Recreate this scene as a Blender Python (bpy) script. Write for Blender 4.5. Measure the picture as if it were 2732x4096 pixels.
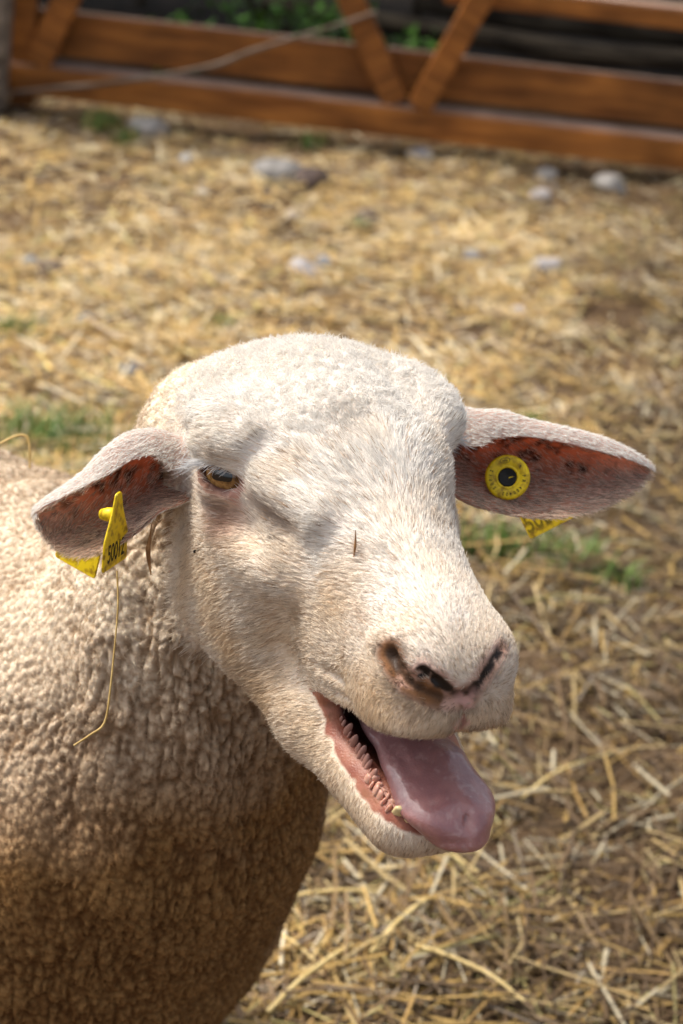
import bpy, bmesh, math, random
import numpy as np
from mathutils import Vector, Matrix

# ---------------------------------------------------------------- camera, sky, sun, exposure
scene = bpy.context.scene
for ob in list(bpy.data.objects):
    bpy.data.objects.remove(ob)
COL = scene.collection
rad = math.radians

cam_data = bpy.data.cameras.new('camera')
cam = bpy.data.objects.new('camera', cam_data)
COL.objects.link(cam)
cam_data.sensor_fit = 'VERTICAL'
cam_data.sensor_height = 36.0
cam_data.sensor_width = 24.0
cam_data.lens = 70.0
cam_data.clip_start = 0.05
cam_data.clip_end = 2000.0
cam.location = (0, 0, 1.155)
cam.rotation_mode = 'QUATERNION'
cam.rotation_quaternion = (Matrix.Rotation(rad(90 - 24.6), 3, 'X') @ Matrix.Rotation(rad(6.5), 3, 'Z')).to_quaternion()
cam_data.dof.use_dof = True
cam_data.dof.focus_distance = 1.09
cam_data.dof.aperture_fstop = 9.0
scene.camera = cam

SUN_EL, SUN_AZ = 60.0, -72.0          # azimuth measured from +Y towards +X
world = bpy.data.worlds.new('World')
scene.world = world
world.use_nodes = True
wn = world.node_tree
bg = wn.nodes['Background']
sky = wn.nodes.new('ShaderNodeTexSky')
sky.sky_type = 'NISHITA'
sky.sun_disc = False
sky.sun_elevation = rad(SUN_EL)
sky.sun_rotation = rad(SUN_AZ)
sky.dust_density = 5.0
sky.air_density = 0.8
sky.ozone_density = 0.6
hz = wn.nodes.new('ShaderNodeHueSaturation')              # thin high haze: a paler blue
hz.inputs['Saturation'].default_value = 0.45
wn.links.new(sky.outputs[0], hz.inputs['Color']); wn.links.new(hz.outputs[0], bg.inputs[0])
bg.inputs[1].default_value = 0.15
sun_d = bpy.data.lights.new('sun', 'SUN')
sun_d.energy = 2.4
sun_d.angle = rad(7.0)
sun_d.color = (1.0, 0.93, 0.82)
sun = bpy.data.objects.new('sun', sun_d)
COL.objects.link(sun)
sv = Vector((math.sin(rad(SUN_AZ)) * math.cos(rad(SUN_EL)), math.cos(rad(SUN_AZ)) * math.cos(rad(SUN_EL)), math.sin(rad(SUN_EL))))
sun.rotation_euler = sv.to_track_quat('Z', 'Y').to_euler()
scene.view_settings.view_transform = 'Standard'
scene.view_settings.look = 'None'
scene.view_settings.exposure = 0.58
scene.view_settings.gamma = 1.0
scene.view_settings.use_curve_mapping = False
scene.render.engine = 'CYCLES'
scene.cycles.use_denoising = True
scene.cycles.diffuse_bounces = 6

# ---------------------------------------------------------------- head frame
F = np.array([[-0.89459, 0.44525, 0.03813], [-0.44667, -0.88832, -0.10667], [-0.01362, -0.11246, 0.99356]])
O = np.array([-0.00829, 1.03609, 0.71016])
def h2w(p):
    return np.asarray(p, float) @ F.T + O
def w2h(p):
    return (np.asarray(p, float) - O) @ F

# ---------------------------------------------------------------- signed distance modelling
def ell(P, c, r, rot=None):
    q = P - np.asarray(c, np.float32)
    if rot is not None:
        q = q @ np.asarray(rot, np.float32)
    r = np.asarray(r, np.float32)
    a = q / r
    k0 = np.sqrt((a * a).sum(1)) + 1e-9
    b = a / r
    k1 = np.sqrt((b * b).sum(1)) + 1e-9
    return k0 * (k0 - 1) / k1
def cone(P, a, b, ra, rb, squash=None):
    a = np.asarray(a, np.float32); b = np.asarray(b, np.float32)
    q = P - a; d = b - a
    if squash is not None:
        s = np.asarray(squash, np.float32); q = q / s; d = d / s
    h = np.clip((q @ d) / (d @ d), 0, 1)
    q = q - h[:, None] * d
    return np.sqrt((q * q).sum(1)) - (ra + (rb - ra) * h)
def smin(a, b, k):
    h = np.maximum(k - np.abs(a - b), 0) / k
    return np.minimum(a, b) - h * h * k * .25
def smax(a, b, k):
    return -smin(-a, -b, k)
def rx(deg):
    c, s = math.cos(rad(deg)), math.sin(rad(deg)); return np.array([[1, 0, 0], [0, c, -s], [0, s, c]])
def rz(deg):
    c, s = math.cos(rad(deg)), math.sin(rad(deg)); return np.array([[c, -s, 0], [s, c, 0], [0, 0, 1]])
def ry(deg):
    c, s = math.cos(rad(deg)), math.sin(rad(deg)); return np.array([[c, 0, s], [0, 1, 0], [-s, 0, c]])


EYE_R = 0.0165
EYE_N = np.array([.6597, .6597, .3599]); EYE_T = np.array([-.7372, .6612, .1394]); EYE_B = np.array([-.1460, -.3572, .9225])
EYE_T = EYE_T - EYE_N * (EYE_T @ EYE_N); EYE_T /= np.linalg.norm(EYE_T); EYE_B = np.cross(EYE_N, EYE_T)
EYE_M = np.stack([EYE_N, EYE_T, EYE_B], 1)                # columns: outwards, forwards, up
EYE_C = np.array([.0695, .006, .003]) - EYE_N * .0165
def almond(m):
    q = (m - EYE_C) @ EYE_M
    u = q[:, 1]; v = q[:, 2] + .0010 + .10 * u
    hgt = np.where(v > 0, .0055, .0064)
    return q, np.sqrt((u / .0118) ** 2 + (v / hgt) ** 2)

def chain(m, pts, rr):
    d = None
    for a, b, ra, rb in zip(pts[:-1], pts[1:], rr[:-1], rr[1:]):
        e = cone(m, a, b, ra, rb); d = e if d is None else np.minimum(d, e)
    return d
def nostril(p):
    """(groove round the wing, nostril opening)"""
    gr = chain(p, [(.0325, .160, -.0150), (.0305, .1745, -.0205), (.0225, .1820, -.0245), (.0100, .1850, -.0290), (.002, .1865, -.0285)], [.0030, .0026, .0017, .0013, .0013])
    hole = chain(p, [(.0235, .1775, -.0150), (.0170, .1808, -.0185), (.0100, .1840, -.0235)], [.0024, .0019, .0008])
    hole = np.minimum(hole, chain(p, [(.0070, .1850, -.0262), (-.0005, .1862, -.0272), (-.0075, .1848, -.0190), (-.0150, .1806, -.0112), (-.0205, .1760, -.0085)], [.0008, .0016, .0012, .0010, .0008]))
    return gr, hole
def head_sdf(p):
    """p in head coordinates: x to the sheep's right, y to the nose, z up"""
    m = p.copy(); m[:, 0] = np.abs(m[:, 0])
    d = ell(m, (0, -.050, -.010), (.069, .072, .050))                                  # skull
    d = smin(d, ell(m, (0, .008, .004), (.062, .066, .045)), .03)                      # forehead
    d = smin(d, cone(p, (.002, .03, -.003), (.001, .138, -.024), .042, .029), .03)           # nose bridge
    d = smin(d, ell(p, (.003, .07, -.038), (.042, .085, .047)), .03)                      # snout side
    d = smin(d, ell(m, (.018, .095, -.066), (.023, .055, .026)), .02)                  # cheek above the mouth corner
    d = smin(d, ell(m, (0, .144, -.034), (.035, .043, .036)), .02)                     # muzzle
    d = smin(d, ell(m, (.014, .158, -.050), (.025, .030, .023)), .014)                 # upper lip lobes
    d = smin(d, ell(m, (.019, .162, -.021), (.016, .019, .015)), .014)                 # nose wings
    d = smin(d, ell(m, (.053, -.012, .021), (.026, .032, .018), rz(-12)), .014)        # brow
    d = smax(d, -ell(m, (.030, .034, .060), (.014, .030, .012), rz(-20)), .016)        # dip between brow and mid-line
    d = smin(d, ell(p, (-.054, -.018, .023), (.024, .030, .018)), .012)                 # far brow stands out more
    d = smin(d, ell(p, (-.016, -.038, .020), (.044, .042, .0225)), .020)                # crown between the ears
    d = smin(d, ell(m, (0, -.012, .033), (.022, .040, .013)), .020)                     # crest of the forehead
    d = smin(d, ell(p, (.050, .025, -.028), (.020, .045, .020)), .02); d = smin(d, ell(p, (-.043, .018, -.028), (.020, .042, .022)), .02)                  # cheek bone
    d = smin(d, ell(m, (.043, -.005, -.066), (.031, .062, .057)), .022)                # cheek
    d = smax(d, -ell(p, (.070, .030, -.014), (.010, .026, .008), rz(14)), .014)         # hollow below the eye
    d = smax(d, -cone(p, (.0445, .103, -.060), (.0395, .128, -.054), .0006, .0010), .006)       # creases above the mouth corner
    d = smax(d, -cone(p, (.0440, .112, -.068), (.0370, .140, -.060), .0006, .0010), .005)
    d = smax(d, -ell(p, (-.046, .010, .050), (.009, .040, .009), rz(14)), .014)        # valley inside the far brow
    d = smax(d, -ell(p, (.026, .034, .055), (.024, .014, .011)), .014)                  # dip in the forehead
    d = smin(d, cone(p, (.066, -.026, .020), (.058, .012, .030), .010, .007), .012)     # bony edge above the near eye
    # lower jaw, dropped open
    j = cone(m, (.040, -.02, -.098), (.027, .085, -.113), .030, .021)
    j = smin(j, cone(m, (.027, .085, -.113), (.015, .168, -.120), .021, .0175), .015)
    j = smin(j, ell(m, (0, .155, -.122), (.022, .035, .016)), .015)
    # mouth gap: wedge that opens forwards from the corner
    y = m[:, 1]; z = m[:, 2]
    top = -.082 + (y - .106) * .36
    bot = -.086 - (y - .106) * .22
    wedge = np.maximum(np.maximum(z - top, bot - z), .106 - y)
    up = smax(d, -np.maximum(np.maximum(bot - z - .03, z - top), .102 - y), .006)
    d = smin(up, j, .018)
    d = smax(d, -wedge, .006)
    cav = ell(m, (0, .115, -.090), (.024, .075, .022))
    d = smax(d, -cav, .006)
    # nostrils: flat comma slits
    gr, hole = nostril(p)
    d = smax(d, -gr, .007)
    d = smax(d, -hole, .004)
    d = smax(d, -cone(m, (0, .1885, -.030), (0, .1880, -.064), .0014, .0020), .004)      # philtrum
    # tear trough in front of the eye
    d = smax(d, -cone(m, (.0615, .036, .004), (.0505, .064, .002), .0020, .0014), .009)
    d = smin(d, cone(p, (.052, .034, .014), (.040, .072, .014), .006, .006), .016)          # ridge above it
    # eye lids with an almond opening
    lid = np.sqrt(((m - EYE_C.astype(np.float32)) ** 2).sum(1)) - (EYE_R + .0026)
    d = smin(d, lid, .010)
    d = smin(d, cone(m, EYE_C + EYE_N * .0150 + EYE_B * .0145 - EYE_T * .014, EYE_C + EYE_N * .0140 + EYE_B * .0135 + EYE_T * .012, .0046, .0034), .008)   # brow fold
    q, al = almond(m)
    d = smax(d, -np.maximum((al - 1) * .0055, .006 - q[:, 0]), .0022)
    return d

NECK_TOP = h2w((0, -.078, -.055)).astype(np.float32)
def body_sdf(P):
    d = ell(P, (-.205, 1.235, .335), (.205, .22, .235))
    d = smin(d, ell(P, (-.46, 1.36, .365), (.30, .23, .235), rz(-28)), .08)
    d = smin(d, ell(P, (-.76, 1.50, .39), (.24, .22, .225), rz(-28)), .08)
    d = smin(d, ell(P, h2w((.036, -.092, -.037)), (.030, .032, .030)), .03)              # wool rising behind the ear
    d = smin(d, cone(P, (-.118, 1.160, .43), NECK_TOP, .132, .072), .06)
    for f in (((-.0900, 1.052, .580), (-.0770, 1.0495, .5373), (-.0690, 1.0515, .500), (-.0615, 1.058, .455)),
              ((-.1260, 1.0770, .618), (-.1250, 1.0630, .568), (-.1230, 1.0545, .5212), (-.1190, 1.056, .470))):
        for a, b in zip(f[:-1], f[1:]):
            d = smin(d, cone(P, a, b, .0175, .0175), .012)
    for a, b in (((-.20, 1.12, .25), (-.19, 1.08, .0)), ((-.24, 1.33, .25), (-.23, 1.33, .0)),
                 ((-.80, 1.40, .28), (-.84, 1.38, .0)), ((-.82, 1.62, .28), (-.86, 1.62, .0))):
        d = smin(d, cone(P, a, b, .06, .026), .05)
    return d

def head_local(P):
    return (P - O.astype(np.float32)) @ F.astype(np.float32)
def sdf(P):
    P = P.astype(np.float32)
    d = body_sdf(P)
    near = np.sqrt(((P - O.astype(np.float32)) ** 2).sum(1)) < .33
    if near.any():
        d[near] = smin(d[near], head_sdf(head_local(P[near])), .010)
    return d

def grad(fn, P, e=.0008):
    g = np.zeros_like(P)
    for s in ((1, -1, -1), (-1, -1, 1), (-1, 1, -1), (1, 1, 1)):
        s = np.asarray(s, np.float32)
        g += s * fn(P + s * e)[:, None]
    return g / (4 * e)

def fine_axis(lo, f0, f1, hi, h, r=1.14, big=.035):
    """even steps of h between f0 and f1, growing steps outside"""
    a = list(np.arange(f0, f1 + h / 2, h))
    st = h
    while a[0] > lo: st = min(st * r, big); a.insert(0, a[0] - st)
    st = h
    while a[-1] < hi: st = min(st * r, big); a.append(a[-1] + st)
    return np.array(a)
def surface_nets(fn, lo=None, hi=None, h=.005, ax=None):
    if ax is None:
        n = np.ceil((np.asarray(hi) - np.asarray(lo)) / h).astype(int) + 1
        ax = [lo[i] + h * np.arange(n[i]) for i in range(3)]
    n = np.array([len(a) for a in ax])
    def at_idx(w):
        return np.stack([np.interp(w[:, i], np.arange(n[i]), ax[i]) for i in range(3)], 1)
    V = np.empty(n, np.float32)
    cs = 4                                                    # coarse pass decides where the fine pass is needed
    ci = [np.minimum(np.arange(0, n[i] + cs, cs), n[i] - 1) for i in range(3)]
    G = np.stack(np.meshgrid(*[ax[i][ci[i]] for i in range(3)], indexing='ij'), -1)
    CV = fn(G.reshape(-1, 3)).reshape(G.shape[:3])
    near = [np.rint(np.arange(n[i]) / cs).astype(int) for i in range(3)]
    V[:] = CV[np.ix_(*near)]
    hl = np.maximum(np.maximum(np.gradient(ax[0])[:, None, None], np.gradient(ax[1])[None, :, None]), np.gradient(ax[2])[None, None, :])
    w = np.argwhere(np.abs(V) < hl * cs * 1.3)
    for k in range(0, len(w), 200000):
        ww = w[k:k + 200000]
        V[ww[:, 0], ww[:, 1], ww[:, 2]] = fn(at_idx(ww).astype(np.float32))
    S = V < 0
    cells = np.zeros(tuple(n - 1), np.int8)
    for dx in (0, 1):
        for dy in (0, 1):
            for dz in (0, 1):
                cells += S[dx:n[0] - 1 + dx, dy:n[1] - 1 + dy, dz:n[2] - 1 + dz]
    act = (cells > 0) & (cells < 8)
    idx = np.full(act.shape, -1, np.int64); idx[act] = np.arange(act.sum())
    ii = np.argwhere(act)
    acc = np.zeros((len(ii), 3)); cnt = np.zeros(len(ii))
    corners = [(a, b, c) for a in (0, 1) for b in (0, 1) for c in (0, 1)]
    for a in corners:
        for b in corners:
            if sum(abs(np.subtract(a, b))) == 1 and a < b:
                va = V[ii[:, 0] + a[0], ii[:, 1] + a[1], ii[:, 2] + a[2]]
                vb = V[ii[:, 0] + b[0], ii[:, 1] + b[1], ii[:, 2] + b[2]]
                m = (va < 0) != (vb < 0)
                t = np.where(m, va / np.where(m, va - vb, 1), 0)[:, None]
                acc += np.where(m[:, None], np.asarray(a) + t * (np.asarray(b) - np.asarray(a)), 0); cnt += m
    verts = at_idx(ii + acc / np.maximum(cnt, 1)[:, None])
    faces = []
    for axis in range(3):
        o1, o2 = [(1, 2), (2, 0), (0, 1)][axis]
        A = [slice(None)] * 3; B = [slice(None)] * 3
        A[axis] = slice(0, n[axis] - 1); B[axis] = slice(1, n[axis])
        e = np.argwhere(S[tuple(A)] != S[tuple(B)])
        ok = (e[:, o1] > 0) & (e[:, o2] > 0) & (e[:, o1] < n[o1] - 1) & (e[:, o2] < n[o2] - 1)
        e = e[ok]
        sgn = S[e[:, 0], e[:, 1], e[:, 2]]
        def cid(d1, d2):
            k = e.copy(); k[:, o1] += d1; k[:, o2] += d2
            return idx[k[:, 0], k[:, 1], k[:, 2]]
        q = np.stack([cid(-1, -1), cid(0, -1), cid(0, 0), cid(-1, 0)], 1)
        q[~sgn] = q[~sgn][:, ::-1]
        faces.append(q)
    return verts.astype(np.float32), np.concatenate(faces)

def mesh_from(name, V, Fq):
    me = bpy.data.meshes.new(name)
    Fq = np.asarray(Fq); k = Fq.shape[1]
    me.vertices.add(len(V)); me.vertices.foreach_set('co', np.asarray(V, np.float32).ravel())
    me.loops.add(len(Fq) * k); me.loops.foreach_set('vertex_index', Fq.astype(np.int32).ravel())
    me.polygons.add(len(Fq)); me.polygons.foreach_set('loop_start', np.arange(0, len(Fq) * k, k, dtype=np.int32))
    me.polygons.foreach_set('use_smooth', np.ones(len(Fq), bool))
    me.update(calc_edges=True); me.validate()
    return me
def subdivide(me, levels=1):
    ob = bpy.data.objects.new('tmp', me); COL.objects.link(ob)
    md = ob.modifiers.new('s', 'SUBSURF'); md.levels = levels; md.render_levels = levels
    dg = bpy.context.evaluated_depsgraph_get()
    new = bpy.data.meshes.new_from_object(ob.evaluated_get(dg))
    bpy.data.objects.remove(ob)
    return new
def get_vf(me):
    V = np.empty(len(me.vertices) * 3, np.float32); me.vertices.foreach_get('co', V)
    L = np.empty(len(me.loops), np.int32); me.loops.foreach_get('vertex_index', L)
    return V.reshape(-1, 3), L.reshape(-1, 4)
def project(fn, V, it=2, maxstep=.004):
    for _ in range(it):
        g = grad(fn, V); d = fn(V)
        st = d[:, None] * g / np.maximum((g * g).sum(1), .05)[:, None]
        ln = np.sqrt((st * st).sum(1))[:, None] + 1e-9
        V = V - st * np.minimum(1, maxstep / ln)
    return V.astype(np.float32)
import time; T0 = time.time()
def tick(s): print('[%.1fs] %s' % (time.time() - T0, s), flush=True)


# ---------------------------------------------------------------- noise
def hash3(i, j, k, seed=0):
    h = (i.astype(np.int64) * 73856093) ^ (j.astype(np.int64) * 19349663) ^ (k.astype(np.int64) * 83492791) ^ (seed * 2654435761)
    h = (h ^ (h >> 13)) * 1274126177 & 0xffffffff
    h = (h ^ (h >> 16)) * 2246822519 & 0xffffffff
    return ((h ^ (h >> 13)) & 0xffffff).astype(np.float32) / 16777216.0
def vnoise(P, f=1.0, seed=0):
    p = np.asarray(P, np.float64) * f
    i = np.floor(p).astype(np.int64); t = (p - i); t = t * t * (3 - 2 * t)
    r = 0
    for a in (0, 1):
        for b in (0, 1):
            for c in (0, 1):
                w = (t[:, 0] if a else 1 - t[:, 0]) * (t[:, 1] if b else 1 - t[:, 1]) * (t[:, 2] if c else 1 - t[:, 2])
                r = r + w * hash3(i[:, 0] + a, i[:, 1] + b, i[:, 2] + c, seed)
    return r
def fbm(P, f, oct=3, seed=0):
    r = 0; a = .5; s = 0
    for o in range(oct):
        r = r + a * vnoise(P, f * 2 ** o, seed + o * 17); s += a; a *= .5
    return r / s
def worley(P, f, seed=0):
    p = np.asarray(P, np.float64) * f
    i = np.floor(p).astype(np.int64); t = p - i
    d1 = np.full(len(p), 9.); d2 = np.full(len(p), 9.)
    for a in (-1, 0, 1):
        for b in (-1, 0, 1):
            for c in (-1, 0, 1):
                q = (i[:, 0] + a, i[:, 1] + b, i[:, 2] + c)
                dx = a + hash3(*q, seed) - t[:, 0]; dy = b + hash3(*q, seed + 5) - t[:, 1]; dz = c + hash3(*q, seed + 9) - t[:, 2]
                d = dx * dx + dy * dy + dz * dz
                m = d < d1
                d2 = np.where(m, d1, np.minimum(d2, d)); d1 = np.where(m, d, d1)
    return np.sqrt(d1), np.sqrt(d2)
def sstep(x, a, b):
    t = np.clip((np.asarray(x) - a) / (b - a), 0, 1); return t * t * (3 - 2 * t)
def lerp(a, b, t):
    t = np.asarray(t)
    return np.asarray(a, float) * (1 - t[:, None]) + np.asarray(b, float) * t[:, None]

# ---------------------------------------------------------------- materials
def new_mat(name):
    m = bpy.data.materials.new(name); m.use_nodes = True
    return m, m.node_tree.nodes, m.node_tree.links, m.node_tree.nodes['Principled BSDF']
def set_in(b, **k):
    for n, v in k.items():
        n = n.replace('_', ' ')
        if n in b.inputs:
            b.inputs[n].default_value = v
def bump(nt, nl, b, scale, strength, dist, detail=4.0, coord='Object'):
    tc = nt.new('ShaderNodeTexCoord'); no = nt.new('ShaderNodeTexNoise'); bp = nt.new('ShaderNodeBump')
    no.inputs['Scale'].default_value = scale; no.inputs['Detail'].default_value = detail
    bp.inputs['Strength'].default_value = strength; bp.inputs['Distance'].default_value = dist
    nl.new(tc.outputs[coord], no.inputs['Vector']); nl.new(no.outputs['Fac'], bp.inputs['Height']); nl.new(bp.outputs[0], b.inputs['Normal'])
    return no
def attr_mat(name, rough=.8, spec=.2, bs=None, attr='col', sss=None, tint=None):
    """colour from the mesh attribute 'col', broken up by noise"""
    m, nt, nl, b = new_mat(name)
    at = nt.new('ShaderNodeAttribute'); at.attribute_name = attr
    nl.new(at.outputs['Color'], b.inputs['Base Color'])
    set_in(b, Roughness=rough, Specular_IOR_Level=spec)
    if bs: bump(nt, nl, b, *bs)
    if sss:
        set_in(b, Subsurface_Weight=sss[0], Subsurface_Scale=sss[1]); b.inputs['Subsurface Radius'].default_value = sss[2]
    return m
def set_col(me, cols, name='col', domain='POINT'):
    a = me.attributes.new(name, 'FLOAT_COLOR', domain)
    c = np.ones((len(cols), 4), np.float32); c[:, :3] = cols
    a.data.foreach_set('color', c.ravel())
def link(name, me, parent=None, label=None, cat=None, group=None, kind=None, loc=None):
    o = bpy.data.objects.new(name, me); COL.objects.link(o)
    if parent is not None: o.parent = parent
    if label: o['label'] = label
    if cat: o['category'] = cat
    if group: o['group'] = group
    if kind: o['kind'] = kind
    if loc is not None: o.location = loc
    return o

# ---------------------------------------------------------------- sheep: body
V, Q = surface_nets(sdf, ax=[fine_axis(-1.06, -.25, .15, .15, .005), fine_axis(.80, .80, 1.30, 1.80, .005), fine_axis(-.04, .30, .79, .79, .005)])
tick('nets %d' % len(V))
me = subdivide(mesh_from('b', V, Q), 1)
V, Q = get_vf(me)
V = project(sdf, V, 2)
tick('proj %d' % len(V))
me = subdivide(mesh_from('b', V, Q), 1)
V, Q = get_vf(me)
N = np.empty(len(V) * 3, np.float32); me.vertex_normals.foreach_get('vector', N); N = N.reshape(-1, 3)
tick('level 2 %d' % len(V))
hp = head_local(V)
body_d = body_sdf(V)
nearh = np.sqrt((hp * hp).sum(1)) < .33
head_d = np.full(len(V), 1., np.float32); head_d[nearh] = head_sdf(hp[nearh])
wool = sstep(head_d - body_d, -.004, .012)                 # 1 on neck and body, 0 on the face
back_wool = sstep(-hp[:, 1], .015, .045) * sstep(np.abs(hp[:, 0]) + .35 * hp[:, 2], -.2, .03) * (1 - wool)
lump = np.zeros(len(V), np.float32)
# crimped fleece: tight tufts, longer folds that run round the neck, a few deep parting lines
act = (wool > .01) | (back_wool > .01)
P = V[act]
warp = P + .012 * (np.stack([vnoise(P, 30, 1), vnoise(P, 30, 2), vnoise(P, 30, 3)], 1) - .5)
st = warp * np.array([1.25, 1.25, .8])
d1, d2 = worley(st, 215, 3)
g1, g2 = worley(st, 95, 13)
wq = P + .05 * (np.stack([vnoise(P, 9, 21), vnoise(P, 9, 22), vnoise(P, 9, 23)], 1) - .5)
e1, e2 = worley(wq * np.array([1.5, 1.5, .42]), 62, 8)
tuft = 1 - np.clip(d1 / .72, 0, 1) ** 2
clump = np.clip(g2 - g1, 0, .4) / .4
openness = sstep(fbm(P, 40, 2, 33), .35, .65)
fold = np.clip(e2 - e1, 0, .20) / .20
big = fbm(P, 14, 3, 4) - .5
fw_ = P + .03 * (np.stack([vnoise(P, 12, 61), vnoise(P, 12, 62), vnoise(P, 12, 63)], 1) - .5)
rolls = np.sin((fw_[:, 0] * .9 - fw_[:, 1] * .5 + fw_[:, 2] * .25) * 135) * sstep(fbm(P, 7, 2, 64), .42, .62)
lump[act] = ((tuft - .5) * .0018 + (clump - 1) * .0021 * openness + (fold - 1) * .0024 * sstep(fbm(P, 11, 2, 30), .42, .62) + big * .010 + rolls * .0022 + (vnoise(P, 420, 5) - .5) * .0007) * wool[act] \
    + ((tuft - .5) * .0012 + big * .003 + (vnoise(P, 300, 6) - .5) * .0008) * back_wool[act]
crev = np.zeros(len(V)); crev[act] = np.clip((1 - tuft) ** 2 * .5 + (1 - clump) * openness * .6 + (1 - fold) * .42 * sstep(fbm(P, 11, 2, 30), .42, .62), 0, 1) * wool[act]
V = (V + N * lump[:, None]).astype(np.float32)
tick('fleece')

# colours of skin and fleece (the short hair on the face is built further down)
def face_tint(h):
    """coat colour of the face at head-space points"""
    n = fbm(h, 45, 3, 11); n2 = fbm(h, 18, 3, 21)
    muz = sstep(h[:, 1], .03, .13)[:, None]
    white = np.array([.92, .89, .84]) * (1 - muz) + np.array([.84, .80, .74]) * muz; cream = np.array([.83, .71, .55]); ochre = np.array([.66, .48, .28])
    c = lerp(white, cream, np.clip(sstep(-h[:, 2], -.035, .06) * .85 + (n - .5) * 1.3, 0, 1))
    c = lerp(c, ochre, .55 * sstep(n2, .50, .70) * sstep(-h[:, 2], -.03, .04))
    c = lerp(c, (.46, .33, .21), .40 * sstep(fbm(h, 110, 2, 23), .56, .72) * sstep(n2, .40, .6))
    # grey smudge on the forehead, brown tear stain under the eye
    g = np.exp(-(((h[:, 0] - .020) / .018) ** 2 + ((h[:, 1] - .033) / .013) ** 2)) * (h[:, 2] > 0) * sstep(n, .35, .65)
    c = lerp(c, (.30, .25, .21), np.clip(g * .7, 0, .7))
    e = np.exp(-(((h[:, 1] - .016) / .014) ** 2 + ((h[:, 2] + .020) / .012) ** 2)) * (np.abs(h[:, 0]) > .045)
    c = lerp(c, (.42, .22, .14), np.clip(e * (n > .38) * .8, 0, .8))
    gr_, ho_ = nostril(h.astype(np.float32))
    ns = sstep(-np.minimum(gr_, ho_ + .002), -.012, -.002) * sstep(fbm(h, 130, 3, 54) + .12 * sstep(-gr_, -.006, 0), .40, .56) * (h[:, 1] > .148)  # brown nose stain, with the shadow of the wing groove painted in
    un = np.exp(-((h[:, 0] / .011) ** 2 + ((h[:, 2] + .050) / .012) ** 2)) * (h[:, 1] > .168) * sstep(fbm(h, 190, 2, 55), .44, .58)
    c = lerp(c, (.11, .055, .026), np.clip(ns * .95, 0, .95)); c = lerp(c, (.15, .085, .045), np.clip(un * .85, 0, .85))
    tq = np.exp(-(((h[:, 1] - .050) / .018) ** 2 + ((h[:, 2] - .001) / .006) ** 2)) * (h[:, 0] > .035)
    c = lerp(c, (.34, .21, .12), np.clip(tq, 0, 1) * .7)  # crease shade of the tear trough, painted brown into the coat
    return c
def muzzle_masks(h):
    p = h.astype(np.float32)
    gr, hole = nostril(p)
    m = p.copy(); m[:, 0] = np.abs(m[:, 0])
    return gr, hole, cone(m, (0, .188, -.030), (0, .1875, -.060), .001, .0014)
on_h = (wool < .999) & nearh
def headwise(fn, shape=()):
    out = np.zeros((len(V),) + shape); out[on_h] = fn(hp[on_h]); return out
def hfbm(f, o, sd): return headwise(lambda q: fbm(q, f, o, sd))
n_hi = fbm(V, 300, 2, 40); n_md = fbm(V, 60, 3, 41); n_lo = fbm(V, 9, 3, 42)
skin = lerp((.62, .50, .40), (.54, .40, .29), n_md)
skin = skin * .45 + headwise(face_tint, (3,)) * .55
wcol = lerp((.76, .66, .52), (.30, .165, .058), np.clip(sstep(.635 + .65 * (V[:, 0] + .12) - V[:, 2] + .10 * (fbm(V, 5, 2, 77) - .5), .0, .25) + (n_lo - .5) * 1.1, 0, 1))  # browner lower down: dirt, plus the head's shadow painted into the wool
wcol = wcol * (.80 + .4 * n_hi)[:, None]
wcol = lerp(wcol, wcol * np.array([.36, .25, .15]), np.clip(crev * 1.15, 0, 1) * .8)       # darker and browner between the tufts
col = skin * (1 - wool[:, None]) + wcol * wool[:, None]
col = lerp(col, lerp((.70, .63, .54), (.54, .43, .31), n_md), back_wool * .8)
gr, hole, ph = np.full((3, len(V)), 1.0); gr[on_h], hole[on_h], ph[on_h] = muzzle_masks(hp[on_h])
n_p = hfbm(190, 3, 45); n_q = hfbm(110, 3, 46)
pad = sstep(-np.minimum(gr, hole), -.0075, -.0015) * (hp[:, 1] > .15) * (1 - wool)
col = lerp(col, lerp((.46, .25, .17), (.60, .36, .30), n_p), pad * .75)                    # bare skin of the nose
dirt = sstep(-gr, -.0095, -.0015) * sstep(n_q + .10 * sstep(-gr, -.005, 0), .42, .56) * (hp[:, 1] > .15) * (1 - wool)
under = np.exp(-((hp[:, 0] / .012) ** 2 + ((hp[:, 2] + .046) / .011) ** 2)) * (hp[:, 1] > .165) * sstep(hfbm(170, 3, 53), .46, .6) * (1 - wool)
dirt = np.maximum(dirt, under * .8)
col = lerp(col, lerp((.24, .10, .03), (.07, .04, .022), n_p), dirt * .95)
crust = sstep(-hole, -.0030, -.0008) * sstep(n_p + .22 * sstep(-hole, -.003, 0), .46, .60) * (hp[:, 1] > .15)
crust = np.maximum(crust, np.exp(-(((hp[:, 0] + .001) / .0050) ** 2 + ((hp[:, 2] + .0262) / .0034) ** 2)) * (hp[:, 1] > .176) * sstep(n_p, .32, .5))
crust = np.maximum(crust, sstep(-gr, -.0016, .0002) * .8 * (hp[:, 1] > .15) * sstep(n_q, .35, .5))
col = lerp(col, (.022, .015, .012), np.clip(crust, 0, 1) * (1 - wool))
pink = np.clip(sstep(-ph, -.0095, -.002) * sstep(hfbm(160, 2, 44), .34, .55), 0, 1) * (1 - wool)
col = lerp(col, (.62, .36, .31), pink * .85)
col = lerp(col, (.20, .08, .06), sstep(-ph, -.0016, .0004) * (hp[:, 1] > .17) * .85)
leather = np.clip(pad * .8 * sstep(n_p, .25, .5) + crust + dirt * .5, 0, 1)
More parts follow.
